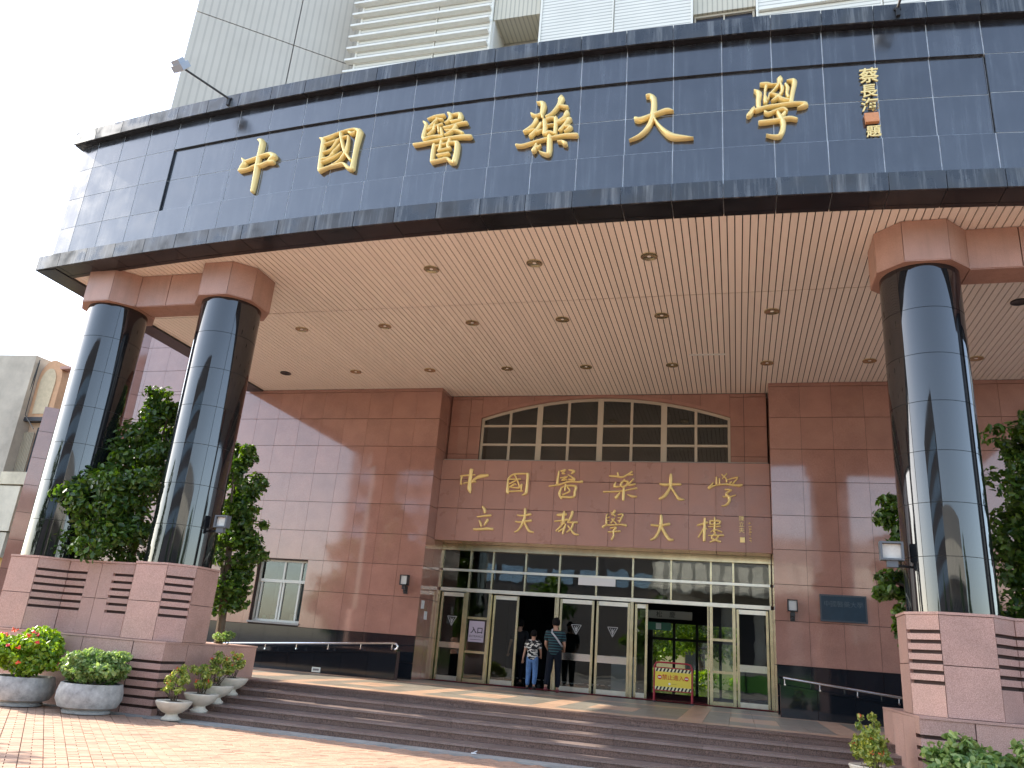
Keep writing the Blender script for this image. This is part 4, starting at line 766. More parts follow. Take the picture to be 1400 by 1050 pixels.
# plaque
pq = thing('name_plaque', 'dark navy metal plaque with engraved Chinese name on the pink wall right of the doors', 'plaque', (2.25, 18.97, 2.98))
NAVY = plain('navy_plaque', (.012, .03, .048), .35, spec=.5, noise=.2, nscale=4); NAVF = plain('plaque_frame', (.05, .06, .07), .4)
MB().box(1.80, 2.69, 18.965, 18.995, 2.73, 3.25).build('plate', NAVY, pq)
MB().box(1.77, 2.72, 18.955, 18.999, 3.24, 3.275).box(1.77, 2.72, 18.955, 18.999, 2.70, 2.735).box(1.77, 1.80, 18.955, 18.999, 2.735, 3.24).box(2.69, 2.72, 18.955, 18.999, 2.735, 3.24).build('frame', NAVF, pq)
text('plaque_lettering', '中國醫藥大學', .135, plain('plaque_relief', (.06, .085, .10), .4), pq, (2.25, 18.963, 3.07), ext=.003)
# wall lanterns
def lantern(x, z, label):
    t = thing('wall_lantern', label, 'lamp', (x, 18.99, z), 'square wall lanterns beside the doors')
    m = MB(); y0, y1 = 18.78, 18.92; w = .105
    for a, b in ((-w, -w+.022), (w-.022, w)): m.box(x+a, x+b, y0, y1, z, z+.25)
    m.box(x-w, x+w, y0, y1, z+.23, z+.25); m.box(x-w, x+w, y0, y1, z, z+.02); m.box(x-w+.02, x+w-.02, y1-.01, y1, z+.02, z+.23)
    m.box(x-.045, x+.045, 18.83, 18.93, z-.1, z-.002); m.box(x-.03, x+.03, 18.9, 18.99, z-.16, z-.06); m.box(x-.05, x+.05, 18.975, 18.998, z-.2, z-.02)
    m.build('lantern_frame', BLACKM, t)
    MB().box(x-w+.022, x+w-.022, y0+.03, y1-.012, z+.022, z+.228).build('lamp_glass', plain('frosted_glass', (.55, .55, .52), .35), t)
    return t
lantern(-8.05, 2.93, 'square black wall lantern on the pink wall left of the doors')
lantern(1.19, 2.86, 'square black wall lantern beside the navy plaque')
# ------------------------------------------------------------------ columns, caps and pedestals
OCT = [(-.315, -.65), (.315, -.65), (.65, -.315), (.65, .315), (.315, .65), (-.315, .65), (-.65, .315), (-.65, -.315)]
def dog(cx1, cx2, cy):
    a = [(-.65, -.315), (-.315, -.65), (.315, -.65), (.65, -.27)]
    l = [(cx1+x, cy+y) for x, y in [(-.65, .315), (-.65, -.315), (-.315, -.65), (.315, -.65), (.65, -.27)]]
    r = [(cx2+x, cy+y) for x, y in [(-.65, -.27), (-.315, -.65), (.315, -.65), (.65, -.315), (.65, .315)]]
    r2 = [(cx2+x, cy+y) for x, y in [(.315, .65), (-.315, .65), (-.65, .27)]]
    l2 = [(cx1+x, cy+y) for x, y in [(.65, .27), (.315, .65), (-.315, .65)]]
    return l+r+r2+l2
def column(x, y, z0, z1, r, label):
    t = thing('granite_column', label, 'column', (x, y, z0), 'round black granite columns'); o = org(t)
    MB().lathe([(r-.025, z0), (r-.025, z1)], (x, y, 0), 48).build('column_core', GROUTD, t)
    zs = [z0]+[2.47+.727*k for k in range(1, 7) if 2.47+.727*k > z0+.1]+[z1]
    npan = 4; a0 = R(-43)
    for k in range(len(zs)-1):
        for i in range(npan):
            m = MB(); vs = []; fs = []; n = 16; g = .003/r
            t0 = a0+2*math.pi*i/npan+g; t1 = a0+2*math.pi*(i+1)/npan-g
            za, zb = zs[k]+.004, zs[k+1]-.004
            for q in range(n+1):
                th = t0+(t1-t0)*q/n
                for rr in (r-.022, r):
                    for zz in (za, zb): vs.append((x+rr*math.cos(th), y+rr*math.sin(th), zz))
            for q in range(n):
                b = q*4; c = b+4
                fs += [(b+2, c+2, c+3, b+3), (b+3, c+3, c+1, b+1), (b, c, c+2, b+2)]
            fs += [(0, 2, 3, 1), (n*4, n*4+1, n*4+3, n*4+2)]
            m.add(vs, fs).build('column_panel', BLACK, t, smooth=True)
    return t
column(-12.25, 12.12, 2.5, 7.56, .565, 'leftmost round black granite column at the canopy corner')
column(-9.53, 12.12, 2.5, 7.56, .565, 'second black granite column from the left beside the bushy tree')
column(2.83, 12.26, 2.46, 7.56, .565, 'black granite column on the right side of the steps')
column(5.57, 12.26, 2.46, 7.56, .565, 'outer right black granite column beyond the edge of the picture')
def cap(x1, x2, y, label):
    t = thing('capital_block', label, 'column cap', ((x1+x2)/2, y, 7.55), 'brown granite caps joining column pairs')
    P = dog(x1, x2, y); Pi = offset(P, -.03)
    core = MB().prism(Pi, 7.58, 8.235).build('cap_core', JOINT, t)
    n = len(P)
    for i in range(n):
        L = math.dist(P[i], P[(i+1) % n]); k = 2 if L > 1 else 1
        clad_edge(P[i], P[(i+1) % n], Pi[i], Pi[(i+1) % n], [q/k for q in range(k+1)], [7.555, 8.238], CAPST, t, 'cap_stone', gap=.016)
    for xc, in ((x1,), (x2,)): MB().prism([(xc+a*.99, y+b*.99) for a, b in OCT], 7.545, 7.578).build('cap_soffit', CAPST, t)
    MB().prism([(x1+.66, y-.255), (x2-.66, y-.255), (x2-.66, y+.255), (x1+.66, y+.255)], 7.55, 7.578).build('cap_soffit', CAPST, t)
cap(-12.25, -9.53, 12.12, 'brown granite cap linking the two left columns')
cap(2.83, 5.57, 12.26, 'brown granite cap above the right column')
def pedestal(x1, x2, y, zt, lx0, lx1, ly, zl, side, label):
    t = thing('column_pedestal', label, 'pedestal', ((x1+x2)/2, y, GZ), 'pink granite pedestals with slotted faces')
    P = dog(x1, x2, y); Pi = offset(P, -.05); n = len(P)
    core = MB().prism(Pi, GZ, zt-.03).build('pedestal_core', JOINTP, t)
    MB().prism(offset(P, .012), zt-.028, zt+.005).build('coping', ROUGH, t)
    H = zt-.03-zl
    slots = [zl+.40+.125*k for k in range(6)]
    def slotted(a, b, ai, bi, u0, u1, z0, z1, sl):
        q0, q1 = lerp(a, b, u0), lerp(a, b, u1); r0, r1 = lerp(ai, bi, u0), lerp(ai, bi, u1)
        zs = [z0]
        prev = z0
        for s in sl+[None]:
            top = z1 if s is None else s-.022
            clad_edge(q0, q1, r0, r1, [0, 1], [prev, top], ROUGH, t, 'pedestal_stone', gap=.003)
            if s is not None: prev = s+.022
    # upper tier: faces 0..n-1 ; slots on the facets next to the link
    for i in range(n):
        a, b, ai, bi = P[i], P[(i+1) % n], Pi[i], Pi[(i+1) % n]
        if i in (3, 7, 1): slotted(a, b, ai, bi, .01, .99, zl, zt-.03, slots)
        elif i == 4:
            slotted(a, b, ai, bi, .005, .30, zl, zt-.03, slots); slotted(a, b, ai, bi, .69, .995, zl, zt-.03, slots)
            clad_edge(a, b, ai, bi, [.30, .5, .69], [zl, zl+H*.5, zt-.03], ROUGH, t, 'pedestal_stone', gap=.01)
        else: clad_edge(a, b, ai, bi, [0, 1], [zl, zl+H*.5, zt-.03], ROUGH, t, 'pedestal_stone', gap=.01)
    # lower tier planter
    Q = [(lx0, ly), (lx1, ly), (lx1, 14.1), (lx0, 14.1)]; Qi = offset(Q, -.05)
    MB().prism(Qi, GZ-.1, zl-.06).build('planter_core', JOINTP, t)
    MB().prism([(lx0-.0, ly-.012), (lx1+.012, ly-.012), (lx1+.012, 14.11), (lx0, 14.11)], zl-.03, zl-.002).build('coping', ROUGH, t)
    sl2 = [GZ+.13+.135*k for k in range(6)]
    L = lx1-lx0
    us = [0]
    if side > 0:   # slots at the right front corner
        e = 1-.62/L; k = max(1, round((L-.62)/1.0)); us = [e*q/k for q in range(k+1)]
        clad_edge(Q[0], Q[1], Qi[0], Qi[1], us, [GZ-.03, zl-.52, zl-.03], ROUGH, t, 'planter_stone', gap=.01)
        slotted(Q[0], Q[1], Qi[0], Qi[1], e+.002, 1, GZ-.03, zl-.03, sl2)
        slotted(Q[1], Q[2], Qi[1], Qi[2], 0, .22, GZ-.03, zl-.03, sl2)
        clad_edge(Q[1], Q[2], Qi[1], Qi[2], [.222, .5, .76, 1], [GZ-.03, zl-.03], ROUGH, t, 'planter_stone', gap=.01)
        clad_edge(Q[3], Q[0], Qi[3], Qi[0], [0, .5, 1], [GZ-.03, zl-.03], ROUGH, t, 'planter_stone', gap=.01)
    else:
        e = .62/L; k = max(1, round((L-.62)/1.0)); us = [e+(1-e)*q/k for q in range(k+1)]
        clad_edge(Q[0], Q[1], Qi[0], Qi[1], us, [GZ-.03, zl-.52, zl-.03], ROUGH, t, 'planter_stone', gap=.01)
        slotted(Q[0], Q[1], Qi[0], Qi[1], 0, e-.002, GZ-.03, zl-.03, sl2)
        slotted(Q[3], Q[0], Qi[3], Qi[0], .9, 1, GZ-.03, zl-.03, sl2)
        clad_edge(Q[3], Q[0], Qi[3], Qi[0], [0, .3, .6, .898], [GZ-.03, zl-.03], ROUGH, t, 'planter_stone', gap=.01)
    MB().prism(offset(Q, -.12), zl-.08, zl-.012).build('soil', SOIL, t)
pedestal(-12.25, -9.53, 12.12, 2.525, -14.6, -8.92, 11.44, 1.28, 1, 'left pink granite pedestal carrying two columns')
pedestal(2.83, 5.57, 12.26, 2.46, 2.15, 8.0, 11.44, 1.19, -1, 'right pink granite pedestal at the end of the steps')
# ------------------------------------------------------------------ floodlights
def flood(x, y, z, label, s=.27, arm=None, yaw_=0):
    t = thing('floodlight', label, 'floodlight', (x, y, z), 'square floodlights fixed to the columns')
    m = MB(); h = s/2; b = .03
    for a in (((-h, -h+b), (-h, h)), ((h-b, h), (-h, h)), ((-h+b, h-b), (-h, -h+b)), ((-h+b, h-b), (h-b, h))): m.box(x+a[0][0], x+a[0][1], y-.03, y+.10, z+a[1][0]*.85, z+a[1][1]*.85)
    m.box(x-h+.02, x+h-.02, y+.10, y+.13, z-h*.8, z+h*.8); m.box(x-.07, x+.07, y+.0, y+.08, z-h-.07, z-h*.85)
    m.build('housing', plain('grey_lamp_housing', (.11, .125, .14), .45), t)
    MB().box(x-h+b, x+h-b, y+.02, y+.03, z-h*.85+b, z+h*.85-b).build('lens', plain('lamp_lens_glass', (.60, .59, .54), .15, noise=.12, nscale=14), t)
    if arm: MB().tube([(x, y+.05, z-h-.04), (arm[0], arm[1], z-h-.04)], .018, 8).build('arm', BLACKM, t)
flood(-8.72, 11.98, 3.33, 'small floodlight with open lens right of the second column', .25, (-9.0, 12.1))
flood(-11.38, 12.2, 3.36, 'small floodlight half hidden in the tree between the left columns', .2, (-11.7, 12.15))
flood(2.08, 11.95, 3.27, 'square floodlight with a pale lens left of the right column', .30, (2.3, 12.1))
def rooflamp(x, label, head):
    yb = arcY(x); t = thing('sign_lamp', label, 'lamp', (x, yb, 11.5), 'lamps on arms lighting the lettering')
    MB().box(x-.03, x+.03, yb-.05, yb-.005, 11.29, 11.45).box(x-.05, x+.05, yb-.03, yb+.05, 11.42, 11.47).tube([(x, yb-.03, 11.44), head], .022, 8).build('arm', BLACKM, t)
    h = Vector(head); f = Vector((.15, .75, -.5)).normalized(); r_ = Vector((1, -.2, 0)); r_ = (r_-f*r_.dot(f)).normalized(); u_ = f.cross(r_)
    GH = plain('pale_grey_lamp', (.36, .40, .46), .45)
    MB().obox(h, (r_, u_, f), (.26, .24, .12)).obox(h-f*.1, (r_, u_, f), (.19, .17, .09)).build('lamp_head', GH, t)
    MB().obox(h+f*.065, (r_, u_, f), (.2, .18, .012)).build('lens', plain('warm_lens', (.55, .47, .36), .3), t)
rooflamp(-9.5, 'lamp on a slanting arm above the canopy at far left', (-10.16, 10.0, 11.72))
rooflamp(2.55, 'lamp arm at the top edge above the signature characters', (2.75, 9.75, 11.95))
# ------------------------------------------------------------------ barrier
br = thing('folding_barrier', 'yellow and black no entry barrier with red frame in the right doorway', 'barrier', (-1.43, 19.6, PZ))
yb = 19.6; sl = []
MB().tube([(-1.86, yb+.02, PZ+.02), (-1.86, yb, 1.50), (-1.82, yb, 1.57), (-1.74, yb, 1.59), (-1.12, yb, 1.59), (-1.04, yb, 1.57), (-1.0, yb, 1.50), (-1.0, yb+.02, PZ+.02)], .019, 10).tube([(-1.86, yb, .98), (-1.0, yb, .98)], .012, 8).tube([(-1.86, yb, 1.475), (-1.0, yb, 1.475)], .012, 8).build('frame', RED, br, smooth=True)
for x in (-1.86, -1.0):
    MB().tube([(x, yb+.02, PZ+.3), (x, yb+.02, PZ+.04)], .027, 8).build('leg_sleeve', RED, br)
    MB().tube([(x-.03, yb+.25, PZ+.02), (x, yb+.03, PZ+.22)], .015, 8).build('brace', RED, br)
    MB().box(x-.035, x+.035, yb-.03, yb+.07, PZ, PZ+.03).build('foot', BLACKM, br)
YEL = plain('yellow_sheet', (.72, .56, .06), .5); STB = plain('black_stripe', (.012, .012, .012), .5); STY = plain('pale_yellow_stripe', (.75, .70, .42), .5); RDT = plain('red_print', (.50, .035, .02), .5); WHT = plain('white_print', (.75, .75, .75), .5)
pn = rbox(-1.84, -1.02, yb-.006, yb, .99, 1.463, 'panel', YEL, br)
for zc in (1.425, 1.027):
    rbox(-1.84, -1.02, yb-.009, yb-.006, zc-.037, zc+.037, 'stripe_band', STY, pn)
    for k in range(10):
        xa = -1.84+.082*k+.012; MB().xz([(xa, zc-.036), (xa+.04, zc-.036), (xa+.072, zc+.036), (xa+.032, zc+.036)], yb-.012, yb-.0085).build('stripe', STB, pn)
text('barrier_lettering', '禁止進入', .128, RDT, pn, (-1.43, yb-.012, 1.265), ext=.001, bold=.0, sp=.97)
for x in (-1.735, -1.125):
    m = MB(); pts_ = [(x+.05*math.cos(2*math.pi*k/20), 1.265+.05*math.sin(2*math.pi*k/20)) for k in range(20)]
    m.xz(pts_, yb-.011, yb-.006).build('no_entry_disc', RDT, pn); rbox(x-.034, x+.034, yb-.014, yb-.011, 1.253, 1.277, 'no_entry_bar', WHT, pn)
m = MB(); m.xz([(-1.51+.025*math.cos(2*math.pi*k/14), 1.13+.025*math.sin(2*math.pi*k/14)) for k in range(14)], yb-.010, yb-.006); m.build('small_logo', WHT, pn)
rbox(-1.46, -1.35, yb-.009, yb-.006, 1.123, 1.135, 'small_print', plain('tan_print', (.45, .33, .05), .6), pn)
# ------------------------------------------------------------------ foliage
def leaves(n, cents, size, seed, flat=.0, asp=.5, up=.3, shell=.55):
    rs = np.random.RandomState(seed); cents = np.array(cents, float)     # x y z rx ry rz
    wts = np.prod(cents[:, 3:6], 1)**.67; idx = rs.choice(len(cents), n, p=wts/wts.sum())
    d = rs.normal(size=(n, 3)); d /= np.linalg.norm(d, axis=1)[:, None]
    r = (shell+(1-shell)*rs.rand(n))**1.0; c = cents[idx]
    pos = c[:, :3]+d*c[:, 3:6]*r[:, None]
    nrm = d*.7+rs.normal(size=(n, 3))*.55; nrm[:, 2] += up; nrm /= np.linalg.norm(nrm, axis=1)[:, None]
    tg = rs.normal(size=(n, 3))+d*.8; tg -= nrm*(tg*nrm).sum(1)[:, None]; tg /= np.linalg.norm(tg, axis=1)[:, None]
    bt = np.cross(nrm, tg); s = size*(.65+.7*rs.rand(n))[:, None]; w = s*asp/2
    fold = nrm*w*.35
    v = np.stack([pos-tg*s*.5, pos-tg*s*.05-bt*w+fold, pos+tg*s*.28-bt*w*.8+fold, pos+tg*s*.5, pos+tg*s*.28+bt*w*.8+fold, pos-tg*s*.05+bt*w+fold], 1)
    f = np.array([[0, 1, 2, 3], [0, 3, 4, 5]])
    return v.reshape(-1, 3), (np.arange(n)[:, None, None]*6+f[None]).reshape(-1, 4)
def clusters(center, rad, k, seed, sub=.42):
    rs = np.random.RandomState(seed); out = []
    for _ in range(k):
        d = rs.normal(size=3); d /= np.linalg.norm(d); q = np.array(center)+d*np.array(rad)*(.45+.5*rs.rand()); s = sub*(.6+.7*rs.rand()); out.append([*q, rad[0]*s, rad[1]*s, rad[2]*s*.8])
    return out
def meshnp(name, v, f, mat, o):
    me = bpy.data.meshes.new(name); v = v-np.array(o); me.vertices.add(len(v)); me.vertices.foreach_set('co', v.ravel())
    me.loops.add(f.size); me.loops.foreach_set('vertex_index', f.ravel()); me.polygons.add(len(f)); me.polygons.foreach_set('loop_start', np.arange(0, f.size, 4)); me.polygons.foreach_set('loop_total', np.full(len(f), 4)); me.materials.append(mat); me.update(calc_edges=True); me.validate(); return me
def tree(name, label, base, blobs, n, size, seed, mat=LEAF, group=None, cat='tree', trunk=True, limbs=6, asp=.5, shell=.5, sub=.42, kk=26):
    t = thing(name, label, cat, base, group); cl = []
    for i, b in enumerate(blobs): cl += clusters(b[:3], b[3:6], kk, seed+i, sub)
    v, f = leaves(n, cl, size, seed, asp=asp, shell=shell)
    link('foliage', meshnp('foliage', v, f, mat, org(t)), t)
    rs = random.Random(seed)
    if trunk:
        m = MB(); B = Vector(base); top = Vector(blobs[-1][:3]); r0 = .035+.01*len(blobs)
        if trunk is not True: r0 = trunk
        m.tube([B, B.lerp(top, .3)+Vector((.05, 0, 0)), B.lerp(top, .6), top], [r0, r0*.85, r0*.6, r0*.3], 8)
        for _ in range(limbs):
            q = rs.choice(cl); p = B.lerp(top, rs.uniform(.15, .75)); e = Vector(q[:3]); m.tube([p, p.lerp(e, .5)+Vector((0, 0, .08)), e], [r0*.5, r0*.35, r0*.12], 6)
        m.build('trunk', BARK, t, smooth=True)
    return t
GT = 'bushy trees growing behind the column pedestals'
tree('bushy_tree', 'bushy dark green tree growing between the two left columns', (-10.9, 12.5, 2.4), [(-11.3, 12.0, 3.1, 1.05, .6, .75), (-11.35, 11.95, 3.75, 1.0, .6, .7), (-11.2, 12.5, 4.5, .95, .5, .7), (-11.1, 12.8, 5.2, .7, .45, .6), (-11.35, 12.9, 5.75, .42, .4, .42)], 13000, .115, 11, group=GT, sub=.34, kk=30)
tree('bushy_tree', 'narrow dark green tree right of the second column in front of the side window', (-9.3, 13.4, 1.2), [(-9.3, 13.4, 2.2, .5, .4, .5), (-9.25, 13.4, 2.9, .68, .4, .5), (-9.3, 13.4, 3.6, .62, .4, .55), (-9.5, 13.4, 4.3, .5, .4, .5), (-9.65, 13.4, 4.85, .34, .3, .38)], 7200, .11, 23, group=GT, sub=.36, kk=26)
tree('bushy_tree', 'dark green tree at the right edge behind the right column', (4.6, 13.4, 1.15), [(4.4, 13.4, 2.6, .9, .5, .7), (4.4, 13.4, 3.5, .9, .5, .7), (4.4, 13.4, 4.4, .8, .5, .7), (4.5, 13.4, 5.2, .7, .5, .55)], 10500, .115, 37, group=GT)
tree('bushy_tree', 'slender green tree showing left of the right column below the floodlight', (2.75, 13.4, 1.15), [(2.5, 13.3, 2.35, .3, .3, .5), (2.3, 13.3, 2.95, .4, .3, .35), (2.5, 13.3, 3.5, .35, .3, .3), (2.6, 13.4, 4.05, .38, .3, .4)], 2200, .12, 41, group=GT, kk=10, limbs=9)
# ------------------------------------------------------------------ planters
STN = plain('weathered_stone_pot', (.36, .37, .36), .85, noise=.32, nscale=9, bump=.5); CRM = plain('cream_stone_bowl', (.62, .57, .47), .75, noise=.12, nscale=8, bump=.15)
def bigpot(x, y, label, mat, fl, n, w, h, seed, cz=.95):
    t = thing('potted_bush', label, 'potted plant', (x, y, GZ+.012), 'large round stone pots in front of the left pedestal')
    MB().lathe([(.30, 0), (.34, .0), (.35, .035), (.32, .05), (.42, .09), (.475, .2), (.475, .30), (.455, .38), (.44, .43), (.40, .43), (.40, .37), (0.0, .37)], (x, y, GZ+.012), 36).build('pot', STN, t, smooth=True)
    MB().lathe([(.41, 0), (.0, .02)], (x, y, GZ+.40), 24).build('soil', SOIL, t)
    cl = clusters((x, y, cz), (w*.8, w*.68, h*.8), 46, seed, .40)
    v, f = leaves(n, cl, .075, seed, asp=.55, shell=.6); link('foliage', meshnp('foliage', v, f, mat, org(t)), t)
    stems = MB()
    rs = random.Random(seed)
    for _ in range(9): e = Vector(rs.choice(cl)[:3]); stems.tube([(x+rs.uniform(-.1, .1), y, GZ+.38), e], [.012, .005], 5)
    stems.build('stems', BARK, t)
    for _ in range(fl):
        th = rs.uniform(0, 2*math.pi); ph = rs.uniform(-.4, 1.2); d = Vector((math.cos(th)*math.cos(ph), -abs(math.sin(th))*math.cos(ph), math.sin(ph)))
        c = Vector((x+d.x*w, y+d.y*w*.85, cz+d.z*h)); m = MB()
        for k in range(16):
            q = c+Vector((rs.gauss(0, .016), rs.gauss(0, .016), rs.gauss(0, .013))); a = Vector((rs.gauss(0, 1), rs.gauss(0, 1), rs.gauss(0, 1))).normalized(); b = a.orthogonal().normalized()
            m.add([q-a*.013, q+b*.013, q+a*.013, q-b*.013], [(0, 1, 2, 3)])
        m.build('flower_head', FLOWERP if rs.random() < .5 else FLOWER, t)
bigpot(-11.0, 10.9, 'stone pot with a large green bush covered in red flowers, at far left', LEAFY, 22, 8500, .72, .42, 51, .93)
bigpot(-9.7, 10.93, 'stone pot with a round pale green bush, second from the left', LEAFS, 0, 7500, .60, .34, 52, .83)
def bowl(x, y, z, label, seed, mat=LEAFV, n=900, fl=5, s=1.0, hh=.26, w=.24, group='cream footed bowls standing on the steps'):
    t = thing('footed_bowl_planter', label, 'planter', (x, y, z), group)
    MB().lathe([(q*s, w_*s) for q, w_ in [(.14, 0), (.145, .02), (.10, .055), (.09, .085), (.15, .11), (.22, .165), (.262, .23), (.272, .262), (.262, .275), (.235, .268), (0, .25)]], (x, y, z), 32).build('bowl', CRM, t, smooth=True)
    cl = clusters((x, y, z+.27*s+hh), (w*s, w*s, hh), 22, seed, .26)
    v, f = leaves(n, cl, .05, seed, asp=.55, shell=.3); link('foliage', meshnp('foliage', v, f, mat, org(t)), t)
    rs = random.Random(seed); st_ = MB()
    for _ in range(12): e = Vector(rs.choice(cl)[:3]); st_.tube([(x+rs.uniform(-.06, .06), y+rs.uniform(-.05, .05), z+.25*s), e], [.006, .003], 4)
    st_.lathe([(.22*s, 0), (0, .03)], (x, y, z+.25*s), 16).build('stems', BARK, t)
    for _ in range(fl):
        q0 = rs.choice(cl); c = Vector((q0[0], q0[1]-.04, q0[2]+.03)); m = MB()
        for k in range(10):
            q = c+Vector((rs.gauss(0, .014), rs.gauss(0, .014), rs.gauss(0, .012))); a = Vector((rs.gauss(0, 1), rs.gauss(0, 1), rs.gauss(0, 1))).normalized(); b = a.orthogonal().normalized()
            m.add([q-a*.009, q+b*.009, q+a*.009, q-b*.009], [(0, 1, 2, 3)])
        m.build('flower_head', FLOWER, t)
bowl(-8.42, 11.28, GZ+.012, 'cream footed bowl with a flowering plant on the ground at the foot of the steps', 61)
bowl(-8.32, 11.80, RZ[0], 'cream footed bowl on the lowest step, second in the row', 62)
bowl(-8.35, 12.22, RZ[1], 'cream footed bowl on the second step, third in the row', 63)
bowl(-8.38, 12.65, RZ[2], 'cream footed bowl on the third step, topmost of the row', 64)
bowl(1.62, 11.80, RZ[0], 'cream footed bowl with yellow green plant on the lowest step by the right pedestal', 65, n=1500, hh=.34)
bowl(1.58, 11.30, GZ+.012, 'cream footed bowl on the ground by the right pedestal, mostly out of frame', 66, n=1100, hh=.3)
tree('planter_shrub', 'small low shrub on top of the left pedestal corner beside the ramp', (-9.0, 13.2, 1.26), [(-9.0, 13.2, 1.42, .22, .2, .12)], 700, .05, 71, LEAFS, cat='shrub', trunk=.012, limbs=3, kk=10)
tree('low_bush', 'leafy green bush at the lower right corner in front of the pedestal', (2.75, 10.65, GZ), [(2.5, 10.65, .72, .45, .4, .36), (3.0, 10.6, .70, .42, .4, .34)], 5000, .095, 81, LEAFS, cat='bush', trunk=.02, limbs=5, kk=22)
# ------------------------------------------------------------------ people
SKIN = plain('skin', (.42, .23, .15), .55); HAIR = plain('black_hair', (.006, .005, .005), .85, spec=.2)
def skinmesh(name, chains, mat, parent, sub=2, links=()):
    """chains: dict key -> (pos, radius, parent key); grown into one continuous surface"""
    keys = list(chains); me = bpy.data.meshes.new(name); o = org(parent)
    vs = [tuple(chains[k][0][i]-o[i] for i in range(3)) for k in keys]
    es = [(keys.index(chains[k][2]), keys.index(k)) for k in keys if chains[k][2]]
    me.from_pydata(vs, es, []); ob = bpy.data.objects.new(name, me); COL.objects.link(ob)
    md = ob.modifiers.new('s', 'SKIN'); md.use_smooth_shade = True
    for i, k in enumerate(keys):
        r = chains[k][1]; sv_ = me.skin_vertices[0].data[i]; sv_.radius = r if isinstance(r, tuple) else (r, r); sv_.use_root = (chains[k][2] is None)
    ob.modifiers.new('u', 'SUBSURF').levels = sub
    dg = bpy.context.evaluated_depsgraph_get(); m2 = bpy.data.meshes.new_from_object(ob.evaluated_get(dg)); bpy.data.objects.remove(ob)
    m2.name = name; m2.materials.clear(); m2.materials.append(mat); m2.polygons.foreach_set('use_smooth', [True]*len(m2.polygons))
    return link(name, m2, parent)
def person(label, x, y, z, H, J, shirt, trousers, shoes, turn=0, slim=1.0, strap=None, shorts=False, face=0):
    t = thing('person', label, 'person', (x, y, z)); S = H/1.72
    ct, sn_ = math.cos(turn), math.sin(turn)
    def P(a, b, c): a, b, c = a*S, b*S, c*S; return (x+a*ct-b*sn_, y+a*sn_+b*ct, z+c)
    q = {k: P(*v) for k, v in J.items()}
    def rr(v): return v*S*slim
    B = {'pel': (q['pel'], rr(.125), None), 'sp': (q['sp'], rr(.115), 'pel'), 'ch': (q['ch'], rr(.135), 'sp'), 'nb': (q['nb'], rr(.062), 'ch'), 'nk': (q['nk'], rr(.052), 'nb'), 'hd': (q['hd'], .088*S, 'nk'), 'ht': (q['ht'], .104*S, 'hd'), 'hc': (q['hc'], .07*S, 'ht')}
    for s in 'LR':
        B['s'+s] = (q['s'+s], rr(.058), 'ch'); B['e'+s] = (q['e'+s], rr(.038), 's'+s); B['w'+s] = (q['w'+s], rr(.025), 'e'+s); B['p'+s] = (q['p'+s], (rr(.034), rr(.018)), 'w'+s)
        B['h'+s] = (q['h'+s], rr(.085), 'pel'); B['k'+s] = (q['k'+s], rr(.055), 'h'+s); B['a'+s] = (q['a'+s], rr(.035), 'k'+s); B['t'+s] = (q['t'+s], rr(.03), 'a'+s)
    body = skinmesh('body', B, SKIN, t)
    # fingers rooted in the palms
    for s, sg_ in (('L', -1), ('R', 1)):
        pw, pp = Vector(q['w'+s]), Vector(q['p'+s]); d = (pp-pw).normalized(); a = Vector((ct, sn_, 0)); a = (a-d*a.dot(d)).normalized(); f = d.cross(a)
        m = MB()
        for k, l in enumerate((.062, .072, .068, .052)):
            b0 = pp+a*(k-1.5)*.017*S; m.tube([b0, b0+d*l*.5*S, b0+d*l*.85*S+f*.02*S], [.009*S, .008*S, .006*S], 6)
        b0 = pw.lerp(pp, .6)-a*sg_*.028*S; m.tube([b0, b0+(d-a*sg_*.6).normalized()*.045*S], [.010*S, .007*S], 6); m.build('fingers', SKIN, t, smooth=True)
    hc = Vector(q['ht']); fw = Vector((-math.sin(turn+face), math.cos(turn+face), 0)); sd = Vector((fw.y, -fw.x, 0))
    m = MB(); 
    for s in (-1, 1): m.obox(hc+sd*s*.082*S-Vector((0, 0, .02*S)), (sd, fw, (0, 0, 1)), (.018*S, .035*S, .055*S))
    m.build('ears', SKIN, t)
    m = MB().obox(hc+fw*.098*S-Vector((0, 0, .025*S)), (sd, fw, (0, 0, 1)), (.024*S, .03*S, .045*S)); m.build('nose', SKIN, t)
    m = MB()
    for s in (-1, 1): m.obox(hc+fw*.088*S+sd*s*.033*S, (sd, fw, (0, 0, 1)), (.024*S, .008*S, .01*S))
    m.build('eyes', HAIR, t); MB().obox(hc+fw*.086*S-Vector((0, 0, .068*S)), (sd, fw, (0, 0, 1)), (.045*S, .01*S, .010*S)).build('mouth', plain('lips', (.35, .12, .1), .5), t)
    # hair cap: scalp shell over crown and back
    bmh = bmesh.new(); bmesh.ops.create_icosphere(bmh, subdivisions=3, radius=1)
    rs = random.Random(5)
    for v in bmh.verts:
        n = v.co.copy(); wob = 1+rs.uniform(-.03, .05); v.co = hc+Vector((0, 0, .022*S))-fw*.008*S+(sd*n.x*.098+fw*n.y*.112+Vector((0, 0, 1))*n.z*.118)*S*wob
    cut = [v for v in bmh.verts if ((v.co-hc).dot(fw) > .035*S and (v.co-hc).z < .045*S) or (v.co-hc).z < -.07*S]
    bmesh.ops.delete(bmh, geom=cut, context='VERTS'); me = bpy.data.meshes.new('hair'); bmh.to_mesh(me); bmh.free(); me.transform(Matrix.Translation(-Vector(org(t)))); me.materials.append(HAIR); me.polygons.foreach_set('use_smooth', [True]*len(me.polygons)); link('hair', me, t)
    def mid(a, b, u): return tuple(q[a][i]+(q[b][i]-q[a][i])*u for i in range(3))
    hem = mid('pel', 'sp', .0)
